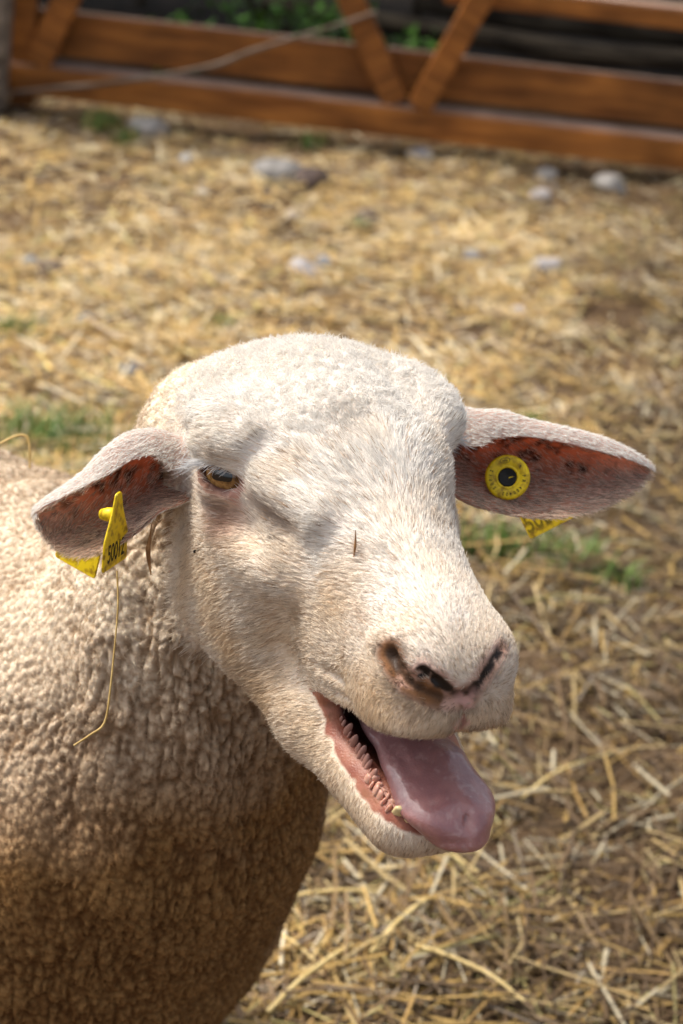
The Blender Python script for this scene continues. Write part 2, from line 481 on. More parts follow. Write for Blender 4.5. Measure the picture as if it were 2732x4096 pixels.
# inside of the mouth
yy, zz, ax = hp[:, 1], hp[:, 2], np.abs(hp[:, 0])
top = -.082 + (yy - .106) * .36; bot = -.086 - (yy - .106) * .22
cav = ell(np.stack([ax, yy, zz], 1).astype(np.float32), (0, .115, -.090), (.024, .075, .022))
inm = np.maximum(sstep(-cav, -.004, -.0005), sstep(zz - np.interp(yy, [.098, .112, .130, .154, .175, .187, .194], [-.0885, -.0995, -.1055, -.1105, -.1110, -.114, -.118]) - .004 * (hfbm(150, 2, 49) - .5), -.0006, .0010) * (zz < bot + .006) * (yy > .097)) * (1 - wool)
inm = np.maximum(inm, ((zz < top + .002) & (zz > bot - .004) & (yy < .112) & (yy > .09) & (ax < .06)) * 1.0 * (1 - wool))
mouth_c = lerp((.37, .155, .10), (.26, .085, .055), sstep(hfbm(120, 3, 47), .3, .7))
mouth_c = lerp(mouth_c, (.24, .10, .05), .6 * sstep(hfbm(260, 2, 48), .58, .72))
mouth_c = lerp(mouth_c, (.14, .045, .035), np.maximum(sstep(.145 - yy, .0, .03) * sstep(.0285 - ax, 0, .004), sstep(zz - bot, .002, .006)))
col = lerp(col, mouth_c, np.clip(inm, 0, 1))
# lid rims
lq, alm = almond(np.stack([ax, yy, zz], 1))
lower = sstep(-lq[:, 2], -.002, .004)
lidm = sstep((1.40 + .85 * lower) - alm, 0, .45) * (lq[:, 0] > .004) * (np.abs(hp[:, 1]) < .06) * (1 - wool)
col = lerp(col, lerp((.09, .035, .022), (.56, .33, .25), sstep(alm + (n_hi - .5), 1.0, 1.8)), np.clip(lidm, 0, 1))
tear = np.exp(-(((lq[:, 1] - .013) / .008) ** 2 + ((lq[:, 2] + .010) / .007) ** 2)) * (lq[:, 0] > -.006) * (1 - wool)
col = lerp(col, (.52, .30, .25), np.clip(tear * 1.2, 0, .8))
bare = np.clip(np.maximum.reduce([inm, leather, lidm * .95, pink * .85, tear * .6]), 0, 1)           # no hair here
wet = np.clip(np.maximum.reduce([inm, lidm * .8, crust * .9, pink * .7]), 0, 1)
tick('colour')

# ears: folded leaves of skin; each station holds rim, fold, deep mid-line and lower edge
EAR_L = [
 [[-.070,-.040,-.004],[-.066,-.058,.008],[-.060,-.064,-.018],[-.068,-.036,-.026]],
 [[-0.0967, -0.0148, -0.0074], [-0.1015, -0.0355, 0.0037], [-0.1049, -0.0402, -0.0297], [-0.0902, -0.0043, -0.036]],
 [[-0.1145, -0.0151, -0.0028], [-0.1229, -0.0303, 0.0029], [-0.1306, -0.0369, -0.0321], [-0.1116, 0.0043, -0.0419]],
 [[-0.136, -0.0107, -0.0023], [-0.1426, -0.0235, -0.0016], [-0.1524, -0.0306, -0.0342], [-0.132, 0.0104, -0.0446]],
 [[-0.1586, -0.0035, -0.0051], [-0.1653, -0.0158, -0.0049], [-0.1735, -0.0199, -0.0355], [-0.1544, 0.0149, -0.0436]],
 [[-0.1825, 0.0002, -0.0114], [-0.1894, -0.0119, -0.0115], [-0.1941, -0.0121, -0.0349], [-0.1787, 0.0131, -0.0414]],
 [[-0.1999, 0.0001, -0.0172], [-0.2054, -0.009, -0.0181], [-0.2079, -0.0086, -0.0333], [-0.1978, 0.008, -0.0385]],
 [[-0.2133, -0.0016, -0.0238], [-0.2172, -0.0078, -0.0248], [-0.2181, -0.0075, -0.0328], [-0.213, 0.0008, -0.0355]],
 [[-0.223, -0.0055, -0.03], [-0.2254, -0.009, -0.0315], [-0.2253, -0.0088, -0.033], [-0.2244, -0.0075, -0.0338]]]
EAR_R = [
 [[.066,-.040,-.010],[.060,-.056,.004],[.054,-.064,-.022],[.064,-.034,-.034]],
 [[0.0816, -0.0362, -0.0174], [0.0689, -0.0514, -0.0083], [0.0648, -0.0595, -0.0361], [0.0789, -0.0281, -0.0352]],
 [[0.0915, -0.04, -0.0097], [0.0879, -0.0565, -0.0058], [0.0782, -0.0622, -0.0406], [0.0912, -0.0261, -0.038]],
 [[0.1035, -0.0395, -0.0102], [0.1033, -0.0568, -0.0077], [0.0908, -0.0601, -0.0439], [0.1036, -0.0211, -0.0454]],
 [[0.1163, -0.0362, -0.0153], [0.1181, -0.0526, -0.0158], [0.1062, -0.0541, -0.0472], [0.115, -0.0173, -0.0502]],
 [[0.1301, -0.0381, -0.0233], [0.1274, -0.051, -0.0255], [0.1198, -0.0503, -0.0518], [0.126, -0.019, -0.0564]],
 [[0.1438, -0.0399, -0.0313], [0.1413, -0.0499, -0.0349], [0.1349, -0.0465, -0.0536], [0.1372, -0.0226, -0.0597]],
 [[0.1522, -0.0411, -0.0362], [0.1505, -0.0486, -0.0393], [0.1463, -0.0454, -0.0525], [0.1459, -0.0279, -0.0588]],
 [[0.157, -0.0413, -0.0396], [0.1559, -0.0464, -0.042], [0.1542, -0.0444, -0.0484], [0.1535, -0.0357, -0.0531]],
 [[0.158, -0.0399, -0.0424], [0.1569, -0.0437, -0.0445], [0.1566, -0.043, -0.0465], [0.1562, -0.0408, -0.0476]]]
def crom(Pk, t):
    """Catmull-Rom through the first axis of Pk at parameters t in 0..1"""
    Pk = np.asarray(Pk, float); n = len(Pk)
    pad = np.concatenate([[2 * Pk[0] - Pk[1]], Pk, [2 * Pk[-1] - Pk[-2]]])
    u = np.clip(np.asarray(t) * (n - 1), 0, n - 1 - 1e-6); i = u.astype(int); f = (u - i).reshape((-1,) + (1,) * (Pk.ndim - 1))
    a, b, c, d = pad[i], pad[i + 1], pad[i + 2], pad[i + 3]
    return .5 * (2 * b + (c - a) * f + (2 * a - 5 * b + 4 * c - d) * f ** 2 + (3 * b - a - 3 * c + d) * f ** 3)
EARS = []
def build_ear(K, flip, nu=64, nv=40):
    S = crom(K, np.linspace(0, 1, nu))                       # nu,4,3
    G = np.stack([crom(S[i], np.linspace(0, 1, nv)) for i in range(nu)])   # nu,nv,3 inner sheet
    du = np.gradient(G, axis=0); dv = np.gradient(G, axis=1)
    n = np.cross(du, dv); n /= np.linalg.norm(n, axis=2, keepdims=True) + 1e-12
    if flip: n = -n                                           # n points out of the cup's back
    v = np.linspace(0, 1, nv)[None, :]; u = np.linspace(0, 1, nu)[:, None]
    th = (.0040 - .0022 * u) * (1 - .72 * np.abs(2 * v - 1) ** 6)
    g2 = G.reshape(-1, 3)
    rid = (vnoise(g2, 140, 50).reshape(nu, nv) - .5) * .0016
    inner = G + n * rid[..., None]
    outer = G + n * th[..., None]
    sheets = np.concatenate([inner.reshape(-1, 3), outer.reshape(-1, 3)])
    A = np.arange(nu * nv).reshape(nu, nv); B = A + nu * nv
    q = []
    def quads(I):
        return np.stack([I[:-1, :-1], I[1:, :-1], I[1:, 1:], I[:-1, 1:]], -1).reshape(-1, 4)
    qi, qo = quads(A), quads(B)
    if flip: qo = qo[:, ::-1]
    else: qi = qi[:, ::-1]
    def strip(a, b): return np.stack([a[:-1], a[1:], b[1:], b[:-1]], 1)
    rims = np.concatenate([strip(A[:, 0], B[:, 0]), strip(B[:, -1], A[:, -1]), strip(A[-1], B[-1])])
    if flip: rims = rims[:, ::-1]
    U = np.repeat(np.linspace(0, 1, nu), nv); Vv = np.tile(np.linspace(0, 1, nv), nu)
    return dict(P=sheets, Q=np.concatenate([qi, qo, rims]), u=np.tile(U, 2), v=np.tile(Vv, 2),
                inner=np.concatenate([np.ones(nu * nv), np.zeros(nu * nv)]), n=np.concatenate([-n.reshape(-1, 3), n.reshape(-1, 3)]), nu=nu, nv=nv, qi=qi, qo=qo)
base_n = len(V); ear_cols = []; ear_V = []; ear_Q = []
for K, flip in ((EAR_L, False), (EAR_R, True)):
    E = build_ear(K, flip)
    # make the back normal truly point away from the opening
    Wp = h2w(E['P']).astype(np.float32)
    nn = fbm(Wp, 110, 3, 60); ns = fbm(Wp, 320, 2, 61)
    c_in = lerp((.64, .36, .25), (.74, .56, .46), sstep(E['u'], .35, .8))
    deep = np.exp(-((E['v'] - .52) / .22) ** 2) * sstep(.78 - E['u'], 0, .4)
    c_in = lerp(c_in, (.52, .26, .155), np.clip(deep * 1.2, 0, 1) * .9)
    c_in = lerp(c_in, (.05, .028, .02), sstep(nn + .20 * deep, .56, .66) * sstep(ns, .40, .6) * sstep(.85 - E['u'], 0, .3) * .95)
    c_out = lerp((.86, .76, .68), (.80, .66, .56), nn)
    cc = np.where(E['inner'][:, None] > .5, c_in, c_out)
    E['col'] = cc; E['W'] = Wp; E['off'] = base_n + sum(len(x) for x in ear_V)
    EARS.append(E)
    ear_V.append(Wp); ear_Q.append(E['Q'] + E['off']); ear_cols.append(cc)
nQ_body = len(Q)
Vall = np.concatenate([V] + ear_V); Qall = np.concatenate([Q] + ear_Q)
me = mesh_from('sheep', Vall, Qall)
set_col(me, np.concatenate([col] + ear_cols))
aw = me.attributes.new('wet', 'FLOAT', 'POINT'); aw.data.foreach_set('value', np.concatenate([wet] + [np.zeros(len(x)) for x in ear_V]).astype(np.float32))
m_body, nt, nl, b = new_mat('sheep_skin_and_fleece')
at = nt.new('ShaderNodeAttribute'); at.attribute_name = 'col'; nl.new(at.outputs['Color'], b.inputs['Base Color'])
aw = nt.new('ShaderNodeAttribute'); aw.attribute_name = 'wet'
mr = nt.new('ShaderNodeMapRange'); mr.inputs['To Min'].default_value = .9; mr.inputs['To Max'].default_value = .28
nl.new(aw.outputs['Fac'], mr.inputs['Value']); nl.new(mr.outputs[0], b.inputs['Roughness'])
bump(nt, nl, b, 900, .35, .0012, 3.0)
set_in(b, Specular_IOR_Level=.25, Subsurface_Weight=.12, Subsurface_Scale=.004); b.inputs['Subsurface Radius'].default_value = (1, .45, .3)
m_ear, nt, nl, b = new_mat('ear_skin')
at = nt.new('ShaderNodeAttribute'); at.attribute_name = 'col'; nl.new(at.outputs['Color'], b.inputs['Base Color']); set_in(b, Roughness=.65, Specular_IOR_Level=.2)
tr = nt.new('ShaderNodeBsdfTranslucent'); tm_ = nt.new('ShaderNodeMix'); tm_.data_type = 'RGBA'; tm_.blend_type = 'MULTIPLY'; tm_.inputs[0].default_value = .8
nl.new(at.outputs['Color'], tm_.inputs[6]); tm_.inputs[7].default_value = (1.0, .52, .34, 1); nl.new(tm_.outputs[2], tr.inputs['Color'])
ms = nt.new('ShaderNodeMixShader'); ms.inputs[0].default_value = .6
nl.new(b.outputs[0], ms.inputs[1]); nl.new(tr.outputs[0], ms.inputs[2]); nl.new(ms.outputs[0], nt['Material Output'].inputs['Surface'])
bump(nt, nl, b, 700, .3, .001)
me.materials.append(m_body); me.materials.append(m_ear)
mi = np.zeros(len(me.polygons), np.int32); mi[nQ_body:] = 1
me.polygons.foreach_set('material_index', mi)
sheep = link('sheep', me, label='white bleating sheep with open mouth, tongue out and yellow ear tags', cat='sheep')
tick('sheep mesh')

# ---------------------------------------------------------------- sheep: tongue, eyes, teeth
def tongue_sdf(p):
    p = p.astype(np.float32)
    pts = [(-.002, .075, -.100), (-.004, .120, -.099), (-.0045, .153, -.099), (-.005, .178, -.104), (-.006, .190, -.112)]
    rr = [.0165, .0175, .0215, .0245, .0170]
    d = None
    for (a, b, ra, rb) in zip(pts[:-1], pts[1:], rr[:-1], rr[1:]):
        e = cone(p, a, b, ra, rb, (1, 1, .42))
        d = e if d is None else smin(d, e, .012)
    g = cone(p, (-.003, .10, -.0905), (-.007, .204, -.100), .0012, .0012)
    d = smax(d, -g, .008)
    d = smax(d, -cone(p, (.012, .12, -.0905), (.010, .165, -.0905), .001, .001), .007)      # side crease
    return smin(d, ell(p, (-.012, .196, -.112), (.007, .007, .006)), .010)
tv, tq = surface_nets(tongue_sdf, (-.04, .04, -.15), (.04, .245, -.06), .0035)
tm = subdivide(mesh_from('t', tv, tq), 1); tv, tq = get_vf(tm); tv = project(tongue_sdf, tv, 2)
tn = fbm(tv, 140, 3, 70)
tv = tv + ((vnoise(tv, 420, 71) - .5) * .0006 + (fbm(tv, 70, 2, 72) - .5) * .0030)[:, None] * np.array([0, .3, 1])
tm = mesh_from('tongue', h2w(tv), tq)
tc = lerp((.42, .20, .185), (.32, .145, .145), sstep(tn, .3, .7)); tc = lerp(tc, (.32, .165, .165), sstep(tv[:, 1], .19, .15) * .8); tc = lerp(tc, (.50, .32, .30), .5 * sstep(fbm(tv, 300, 2, 73), .66, .74))  # back of the tongue carries the muzzle's bluish shadow as colour
set_col(tm, tc)
m_tongue = attr_mat('tongue_flesh', .38, .5, (650, .45, .0010), sss=(.25, .004, (1.0, .4, .3)))
set_in(m_tongue.node_tree.nodes['Principled BSDF'], Coat_Weight=.7, Coat_Roughness=.18)
tm.materials.append(m_tongue)
tongue = link('tongue', tm, sheep)

def uv_sphere(r, nu=32, nv=20):
    bm = bmesh.new(); bmesh.ops.create_uvsphere(bm, u_segments=nu, v_segments=nv, radius=r)
    me = bpy.data.meshes.new('s'); bm.to_mesh(me); bm.free()
    me.polygons.foreach_set('use_smooth', np.ones(len(me.polygons), bool)); return me
m_eye, nt, nl, b = new_mat('amber_eye')
tc_ = nt.new('ShaderNodeTexCoord'); sp = nt.new('ShaderNodeSeparateXYZ'); nl.new(tc_.outputs['Object'], sp.inputs[0])
def mnode(op, a, bb):
    n = nt.new('ShaderNodeMath'); n.operation = op
    for i, x in enumerate((a, bb)):
        if x is None: continue
        if isinstance(x, (int, float)): n.inputs[i].default_value = x
        else: nl.new(x, n.inputs[i])
    return n.outputs[0]
# local x looks out of the head; pupil is a horizontal bar, iris a ring
py_ = mnode('DIVIDE', sp.outputs[1], .0060); pz_ = mnode('DIVIDE', mnode('ADD', sp.outputs[2], .0006), .0030)
pr = mnode('ADD', mnode('POWER', mnode('ABSOLUTE', py_, None), 4.0), mnode('POWER', mnode('ABSOLUTE', pz_, None), 4.0))
ir = mnode('SQRT', mnode('ADD', mnode('MULTIPLY', sp.outputs[1], sp.outputs[1]), mnode('MULTIPLY', sp.outputs[2], sp.outputs[2])), None)
no = nt.new('ShaderNodeTexNoise'); no.inputs['Scale'].default_value = 420; nl.new(tc_.outputs['Object'], no.inputs['Vector'])
cr = nt.new('ShaderNodeValToRGB'); cr.color_ramp.elements[0].color = (.15, .065, .016, 1); cr.color_ramp.elements[1].color = (.38, .20, .06, 1)
cr.color_ramp.elements[0].position = .35; cr.color_ramp.elements[1].position = .65; nl.new(no.outputs['Fac'], cr.inputs[0])
def mix(fac, c1, c2):
    n = nt.new('ShaderNodeMix'); n.data_type = 'RGBA'; nl.new(fac, n.inputs[0])
    for i, c in ((6, c1), (7, c2)):
        if isinstance(c, tuple): n.inputs[i].default_value = c
        else: nl.new(c, n.inputs[i])
    return n.outputs[2]
c1 = mix(mnode('LESS_THAN', pr, 1.0), cr.outputs[0], (.004, .004, .005, 1))
c2 = mix(mnode('GREATER_THAN', ir, .0108), c1, (.05, .02, .012, 1))
nl.new(c2, b.inputs['Base Color']); set_in(b, Roughness=.08, Specular_IOR_Level=.6, Coat_Weight=1.0, Coat_Roughness=.03)
em = uv_sphere(EYE_R); em.materials.append(m_eye)
R4 = Matrix([list(F[i]) + [0] for i in range(3)] + [[0, 0, 0, 1]])
for sx in (1, -1):
    ec = h2w((EYE_C[0] * sx, EYE_C[1], EYE_C[2]))
    ex = EYE_M * np.array([[sx], [1], [1]]); ex[:, 1] *= sx
    rot = R4 @ Matrix([list(ex[i]) + [0] for i in range(3)] + [[0, 0, 0, 1]])
    eo = link('eye', em, sheep)
    eo.matrix_world = Matrix.Translation(ec) @ rot

m_tooth, nt, nl, b = new_mat('tooth_enamel'); set_in(b, Base_Color=(.72, .58, .30, 1), Roughness=.3); bump(nt, nl, b, 500, .2, .001)
m_gum, nt, nl, b = new_mat('gum_flesh'); set_in(b, Base_Color=(.56, .31, .23, 1), Roughness=.35, Subsurface_Weight=.3, Subsurface_Scale=.003)
m_pap, nt, nl, b = new_mat('papilla_flesh'); set_in(b, Base_Color=(.34, .17, .13, 1), Roughness=.4)
def peg(r, h, blunt, m):
    bm = bmesh.new(); rings = []
    prof = [(1, 0), (1.05, .35), (.85, .7), (.5 if not blunt else .7, .92), (.12 if not blunt else .4, 1.0)]
    for k, z in prof:
        rings.append([bm.verts.new((r * k * math.cos(a), r * k * (.5 if blunt else .75) * math.sin(a), h * z)) for a in [i * math.tau / 8 for i in range(8)]])
    for a, b2 in zip(rings[:-1], rings[1:]):
        for i in range(8): bm.faces.new((a[i], a[(i + 1) % 8], b2[(i + 1) % 8], b2[i]))
    bm.faces.new(rings[-1])
    me = bpy.data.meshes.new('peg'); bm.to_mesh(me); bm.free(); me.materials.append(m)
    me.polygons.foreach_set('use_smooth', np.ones(len(me.polygons), bool)); return me
def put(name, me, lp, axis, spin=0, scale=1.0):
    z = Vector(F @ np.asarray(axis, float)).normalized()
    o = link(name, me, sheep)
    o.matrix_world = Matrix.Translation(h2w(lp)) @ z.to_track_quat('Z', 'Y').to_matrix().to_4x4() @ Matrix.Rotation(spin, 4, 'Z') @ Matrix.Scale(scale, 4)
    return o
pap = peg(.0016, .0062, False, m_pap); gumb = peg(.0023, .0044, True, m_gum); tooth = peg(.0036, .0075, True, m_tooth)
rng = random.Random(4)
for i in range(17):
    t = (i + rng.uniform(-.35, .35)) / 16
    put('papilla', pap, (.0285 - .0025 * t, .108 + .046 * t, -.0955 - .0085 * t), (rng.uniform(-.5, -.1), rng.uniform(-.2, .2), 1), rng.random() * 6, rng.uniform(.55, 1.35))
for i in range(13):
    t = (i + rng.uniform(-.3, .3)) / 12
    put('gum_bump', gumb, (.0262 - .004 * t + (.003 if i % 2 else 0), .150 + .024 * t, -.1040 - .0042 * t), (-.2, .1, 1), rng.random() * 6, rng.uniform(.85, 1.3))
for i, (lx, ly) in enumerate(((.0205, .1765), (.0160, .1825), (.0105, .1860), (.004, .1875), (-.003, .1875), (-.010, .184), (-.016, .177))):
    put('tooth', tooth, (lx, ly, -.1085), (lx * 12, .35, 1), 0, 1.1)
tick('mouth')

# ---------------------------------------------------------------- sheep: hair
def hair_object(name, pts, radii, cols, mat, parent):
    """pts (n,k,3), radii (n,k), cols (n,3)"""
    n, k = pts.shape[:2]
    hc = bpy.data.hair_curves.new(name)
    hc.add_curves([k] * n)
    hc.attributes['position'].data.foreach_set('vector', pts.astype(np.float32).ravel())
    ra = hc.attributes.get('radius') or hc.attributes.new('radius', 'FLOAT', 'POINT')
    ra.data.foreach_set('value', radii.astype(np.float32).ravel())
    ca = hc.attributes.new('col', 'FLOAT_COLOR', 'CURVE')
    c = np.ones((n, 4), np.float32); c[:, :3] = cols
    ca.data.foreach_set('color', c.ravel())
    hc.materials.append(mat)
    o = bpy.data.objects.new(name, hc); COL.objects.link(o); o.parent = parent; o['kind'] = 'stuff'
    return o
R_ = np.random.default_rng(7)
def sample(Vv, Qq, wgt, n):
    a, b, c, d = (Vv[Qq[:, i]] for i in range(4))
    ar = np.linalg.norm(np.cross(c - a, d - b), axis=1) * .5
    w = ar * wgt[Qq].mean(1)
    cs = np.cumsum(w); f = np.searchsorted(cs, R_.random(n) * cs[-1]).clip(0, len(Qq) - 1)
    u, v = R_.random(n)[:, None], R_.random(n)[:, None]
    return f, (a[f] * (1 - u) * (1 - v) + b[f] * u * (1 - v) + c[f] * u * v + d[f] * (1 - u) * v), (u, v)
def interp(A, Qq, f, uv):
    u, v = uv
    q = Qq[f]; A = A if A.ndim > 1 else A[:, None]
    return A[q[:, 0]] * (1 - u) * (1 - v) + A[q[:, 1]] * u * (1 - v) + A[q[:, 2]] * u * v + A[q[:, 3]] * (1 - u) * v
def unit(a): return a / (np.linalg.norm(a, axis=1, keepdims=True) + 1e-12)
def strands(P0, Nn, D, length, lift, curl, k=4, wav=None):
    """grow strands from P0: start along the normal by lift, then lie along D"""
    n = len(P0); pts = np.empty((n, k, 3)); pts[:, 0] = P0 - Nn * .0002
    D = unit(D - Nn * (D * Nn).sum(1)[:, None])
    step = (length / (k - 1))[:, None]
    cur = pts[:, 0].copy(); jit = R_.normal(0, 1, (n, 3))
    for i in range(1, k):
        t = i / (k - 1)
        d = unit(D + Nn * (lift[:, None] * (1.15 - .7 * t)) + jit * curl[:, None] * (.5 + t) + R_.normal(0, 1, (n, 3)) * curl[:, None] * .5)
        cur = cur + d * step; pts[:, i] = cur
    return pts

m_hair, nt, nl, b = new_mat('sheep_hair')
at = nt.new('ShaderNodeAttribute'); at.attribute_name = 'col'; nl.new(at.outputs['Color'], b.inputs['Base Color'])
set_in(b, Roughness=.55, Specular_IOR_Level=.25)
tr = nt.new('ShaderNodeBsdfTranslucent'); ms = nt.new('ShaderNodeMixShader'); ms.inputs[0].default_value = .32
nl.new(at.outputs['Color'], tr.inputs['Color']); nl.new(b.outputs[0], ms.inputs[1]); nl.new(tr.outputs[0], ms.inputs[2]); nl.new(ms.outputs[0], nt['Material Output'].inputs['Surface'])

# face: short hair that lies from the nose back over the face
fw = (1 - wool) * (1 - bare) * (head_d < .02); fw[hp[:, 1] < -.10] *= .3
f, P0, uv = sample(V, Q, fw.astype(np.float32), 215000)
Nn = unit(interp(N, Q, f, uv)); h = head_local(P0.astype(np.float32)).astype(float)
poll = np.maximum(interp(back_wool, Q, f, uv)[:, 0], sstep(h[:, 2], .030, .046) * sstep(.045 - h[:, 1], 0, .03))
Dl = np.stack([h[:, 0] * 15, -np.ones(len(h)), np.zeros(len(h))], 1)
Dl[:, 2] -= 1.3 * sstep(-h[:, 2], .0, .07) * sstep(.16 - h[:, 1], 0, .1)
lipw = sstep(h[:, 1], .10, .15) * sstep(-h[:, 2], .02, .045)
Dl = Dl * (1 - lipw[:, None]) + np.stack([h[:, 0] * 12, .2 + 0 * lipw, -1.2 + 0 * lipw], 1) * lipw[:, None]
sw = fbm(h, 32, 2, 80) - .5
Dl[:, 0] += sw * 1.5; Dl[:, 2] += (fbm(h, 32, 2, 81) - .5) * 1.1
cj = np.stack([hash3(*np.floor(h.T / .0030).astype(np.int64), sd) - .5 for sd in (6, 7, 8)], 1)
Dl = Dl + cj * .38
D = Dl @ F.T
cp = np.stack([hash3(*np.floor(h.T / .0042).astype(np.int64), sd) - .5 for sd in (16, 17, 18)], 1) * 2.6
D = D * (1 - poll[:, None] * .85) + (cp + R_.normal(0, .35, D.shape)) * poll[:, None] * .9
L_ = (.0088 - .0050 * sstep(h[:, 1], .06, .15)) * R_.uniform(.6, 1.25, len(h)); L_ = L_ * (1 - poll) + .0058 * R_.uniform(.5, 1.2, len(h)) * poll
lift = .11 + .30 * poll + .16 * sstep(h[:, 1], .08, .15); curl = .08 + .24 * poll
pts = strands(P0, Nn, D, L_, lift, curl)
cln = hash3(*np.floor(h.T / .0022).astype(np.int64), 5)
fc = face_tint(h) * (R_.uniform(.86, 1.10, len(h)) * (.86 + .18 * cln))[:, None]
tan_ = (R_.random(len(h)) < .06 + .06 * sstep(-h[:, 2], -.02, .05))[:, None]                  # single tan hairs between the white ones
fc = np.where(tan_, np.array([.50, .36, .24]) * R_.uniform(.6, 1.2, (len(h), 1)), fc)
pc = hash3(*np.floor(h.T / .0042).astype(np.int64), 19)
fc = lerp(fc, np.array([.89, .86, .81]) * (R_.uniform(.86, 1.04, len(h)) * (.84 + .18 * pc))[:, None], poll * .8)
fc = np.clip(fc, 0, .95)
rr = np.stack([np.full(len(h), r) for r in (.00018, .00016, .00012, .00003)], 1) * (R_.uniform(.75, 1.2, len(h)) * (1 - .25 * sstep(h[:, 1], .08, .15)))[:, None]
hair_object('face_hair', pts, rr, fc, m_hair, sheep)
tick('face hair')

# fleece fuzz
vis = (V[:, 0] > -.42) & (V[:, 1] < 1.45) & (V[:, 2] > .15)
ww = wool * vis
f, P0, uv = sample(V, Q, (ww * (1 - .7 * crev)).astype(np.float32), 260000)
Nn = unit(interp(N, Q, f, uv)); cc = interp(col, Q, f, uv)
cl = np.floor(P0 / .0028).astype(np.int64)
dirc = np.stack([hash3(cl[:, 0], cl[:, 1], cl[:, 2], s) - .5 for s in (1, 2, 3)], 1) * 2
pts = strands(P0, Nn, dirc * 1.3 + R_.normal(0, .35, dirc.shape), .0034 * R_.uniform(.5, 1.3, len(P0)), np.full(len(P0), .7), np.full(len(P0), .45))
rr = np.stack([np.full(len(P0), r) for r in (.00014, .00013, .00010, .00005)], 1)
hair_object('fleece_fuzz', pts, rr, np.clip(cc * R_.uniform(.85, 1.25, (len(P0), 1)), 0, .8), m_hair, sheep)

# ears: soft white coat on the back and rims, thin hair inside
EP, EL, ER, EC, EN, ED, ELift, ECurl = [], [], [], [], [], [], [], []
for E in EARS:
    Wv = E['W'].astype(float); Qn = np.concatenate([E['qi'], E['qo']])
    wgt = np.where(E['inner'] > .5, np.clip(.16 + .45 * sstep(E['v'], .5, .75) + .75 * (np.abs(E['v'] - .5) * 2) ** 1.2 * sstep(E['u'], .03, .3) + .5 * sstep(E['u'], .5, .9), 0, 1), .9) * (E['u'] > .02)
    f, P0, uv = sample(Wv, Qn, wgt, 32000)
    nrm = unit(interp(E['n'] @ F.T, Qn, f, uv)); inn = interp(E['inner'], Qn, f, uv)[:, 0]
    uu = interp(E['u'], Qn, f, uv)[:, 0]; vv = interp(E['v'], Qn, f, uv)[:, 0]
    axis = unit((E['W'][E['nv'] * (E['nu'] - 1) + E['nv'] // 2] - E['W'][E['nv'] // 2])[None])[0]
    edge = np.sign(vv - .5)[:, None] * unit((E['W'][E['nv'] * 30 + E['nv'] - 1] - E['W'][E['nv'] * 30])[None])
    d = axis[None] + edge * (.5 * inn[:, None]) + R_.normal(0, .15, (len(P0), 3))
    EP.append(P0); EN.append(nrm); ED.append(d); EL.append(np.where(inn > .5, .0060, .0042) * R_.uniform(.5, 1.2, len(P0)))
    base = np.where(inn[:, None] > .5, np.array([.68, .53, .42]), np.array([.93, .89, .83])) * np.where(inn > .5, R_.uniform(.35, 1.45, len(P0)), R_.uniform(.75, 1.1, len(P0)))[:, None]; EC.append(base)
    ELift.append(np.full(len(P0), .16)); ECurl.append(np.full(len(P0), .12))
P0 = np.concatenate(EP)
pts = strands(P0, np.concatenate(EN), np.concatenate(ED), np.concatenate(EL), np.concatenate(ELift), np.concatenate(ECurl))
rr = np.stack([np.full(len(P0), r) for r in (.00016, .00014, .00010, .00004)], 1)
hair_object('ear_hair', pts, rr, np.clip(np.concatenate(EC), 0, .93), m_hair, sheep)

# lashes above the eye, whiskers and the tuft in front of the ear
lp, ln_, ld, ll, lw = [], [], [], [], []
for sx in (1, -1):
    for i in range(90):
        a = R_.uniform(-1, .75)
        q = EYE_C + EYE_N * .0185 + EYE_T * (.0115 * a - .002) + EYE_B * (.0078 - .0035 * a * a)
        lp.append((sx * q[0], q[1], q[2])); nq = EYE_N
        ln_.append((sx * nq[0], nq[1], nq[2]))
        dq = EYE_N * .55 - EYE_T * (1.0 - .5 * a) - EYE_B * (.55 + .2 * R_.normal()); dq = dq + R_.normal(0, .12, 3)
        ld.append((sx * dq[0], dq[1], dq[2])); ll.append(R_.uniform(.007, .012) * (1.6 if a < -.4 else 1)); lw.append(.9)
    for i in range(16):
        lp.append((sx * .058, -.012 + R_.normal(0, .014), -.03 + R_.normal(0, .012))); ln_.append((sx, 0, 0)); ld.append((sx * .6, .3 * R_.normal() - .3, -1)); ll.append(R_.uniform(.015, .035)); lw.append(.55)
    for i in range(60):
        lp.append((sx * .068, -.036 + R_.normal(0, .006), .006 + R_.normal(0, .006))); ln_.append((sx, 0, 0)); ld.append((sx * 1, .7, -.6 + .3 * R_.normal())); ll.append(R_.uniform(.012, .026)); lw.append(.8)
lp, ln_, ld, ll = np.array(lp), unit(np.array(ln_)), np.array(ld), np.array(ll)
pts = strands(h2w(lp), ln_ @ F.T, ld @ F.T, ll, np.full(len(ll), .35), np.full(len(ll), .16), k=5)
rr = np.stack([np.full(len(ll), r) for r in (.00022, .0002, .00017, .00012, .00004)], 1) * np.array(lw)[:, None]
hair_object('eyelashes', pts, rr, np.full((len(ll), 3), .72), m_hair, sheep)
tick('hair')

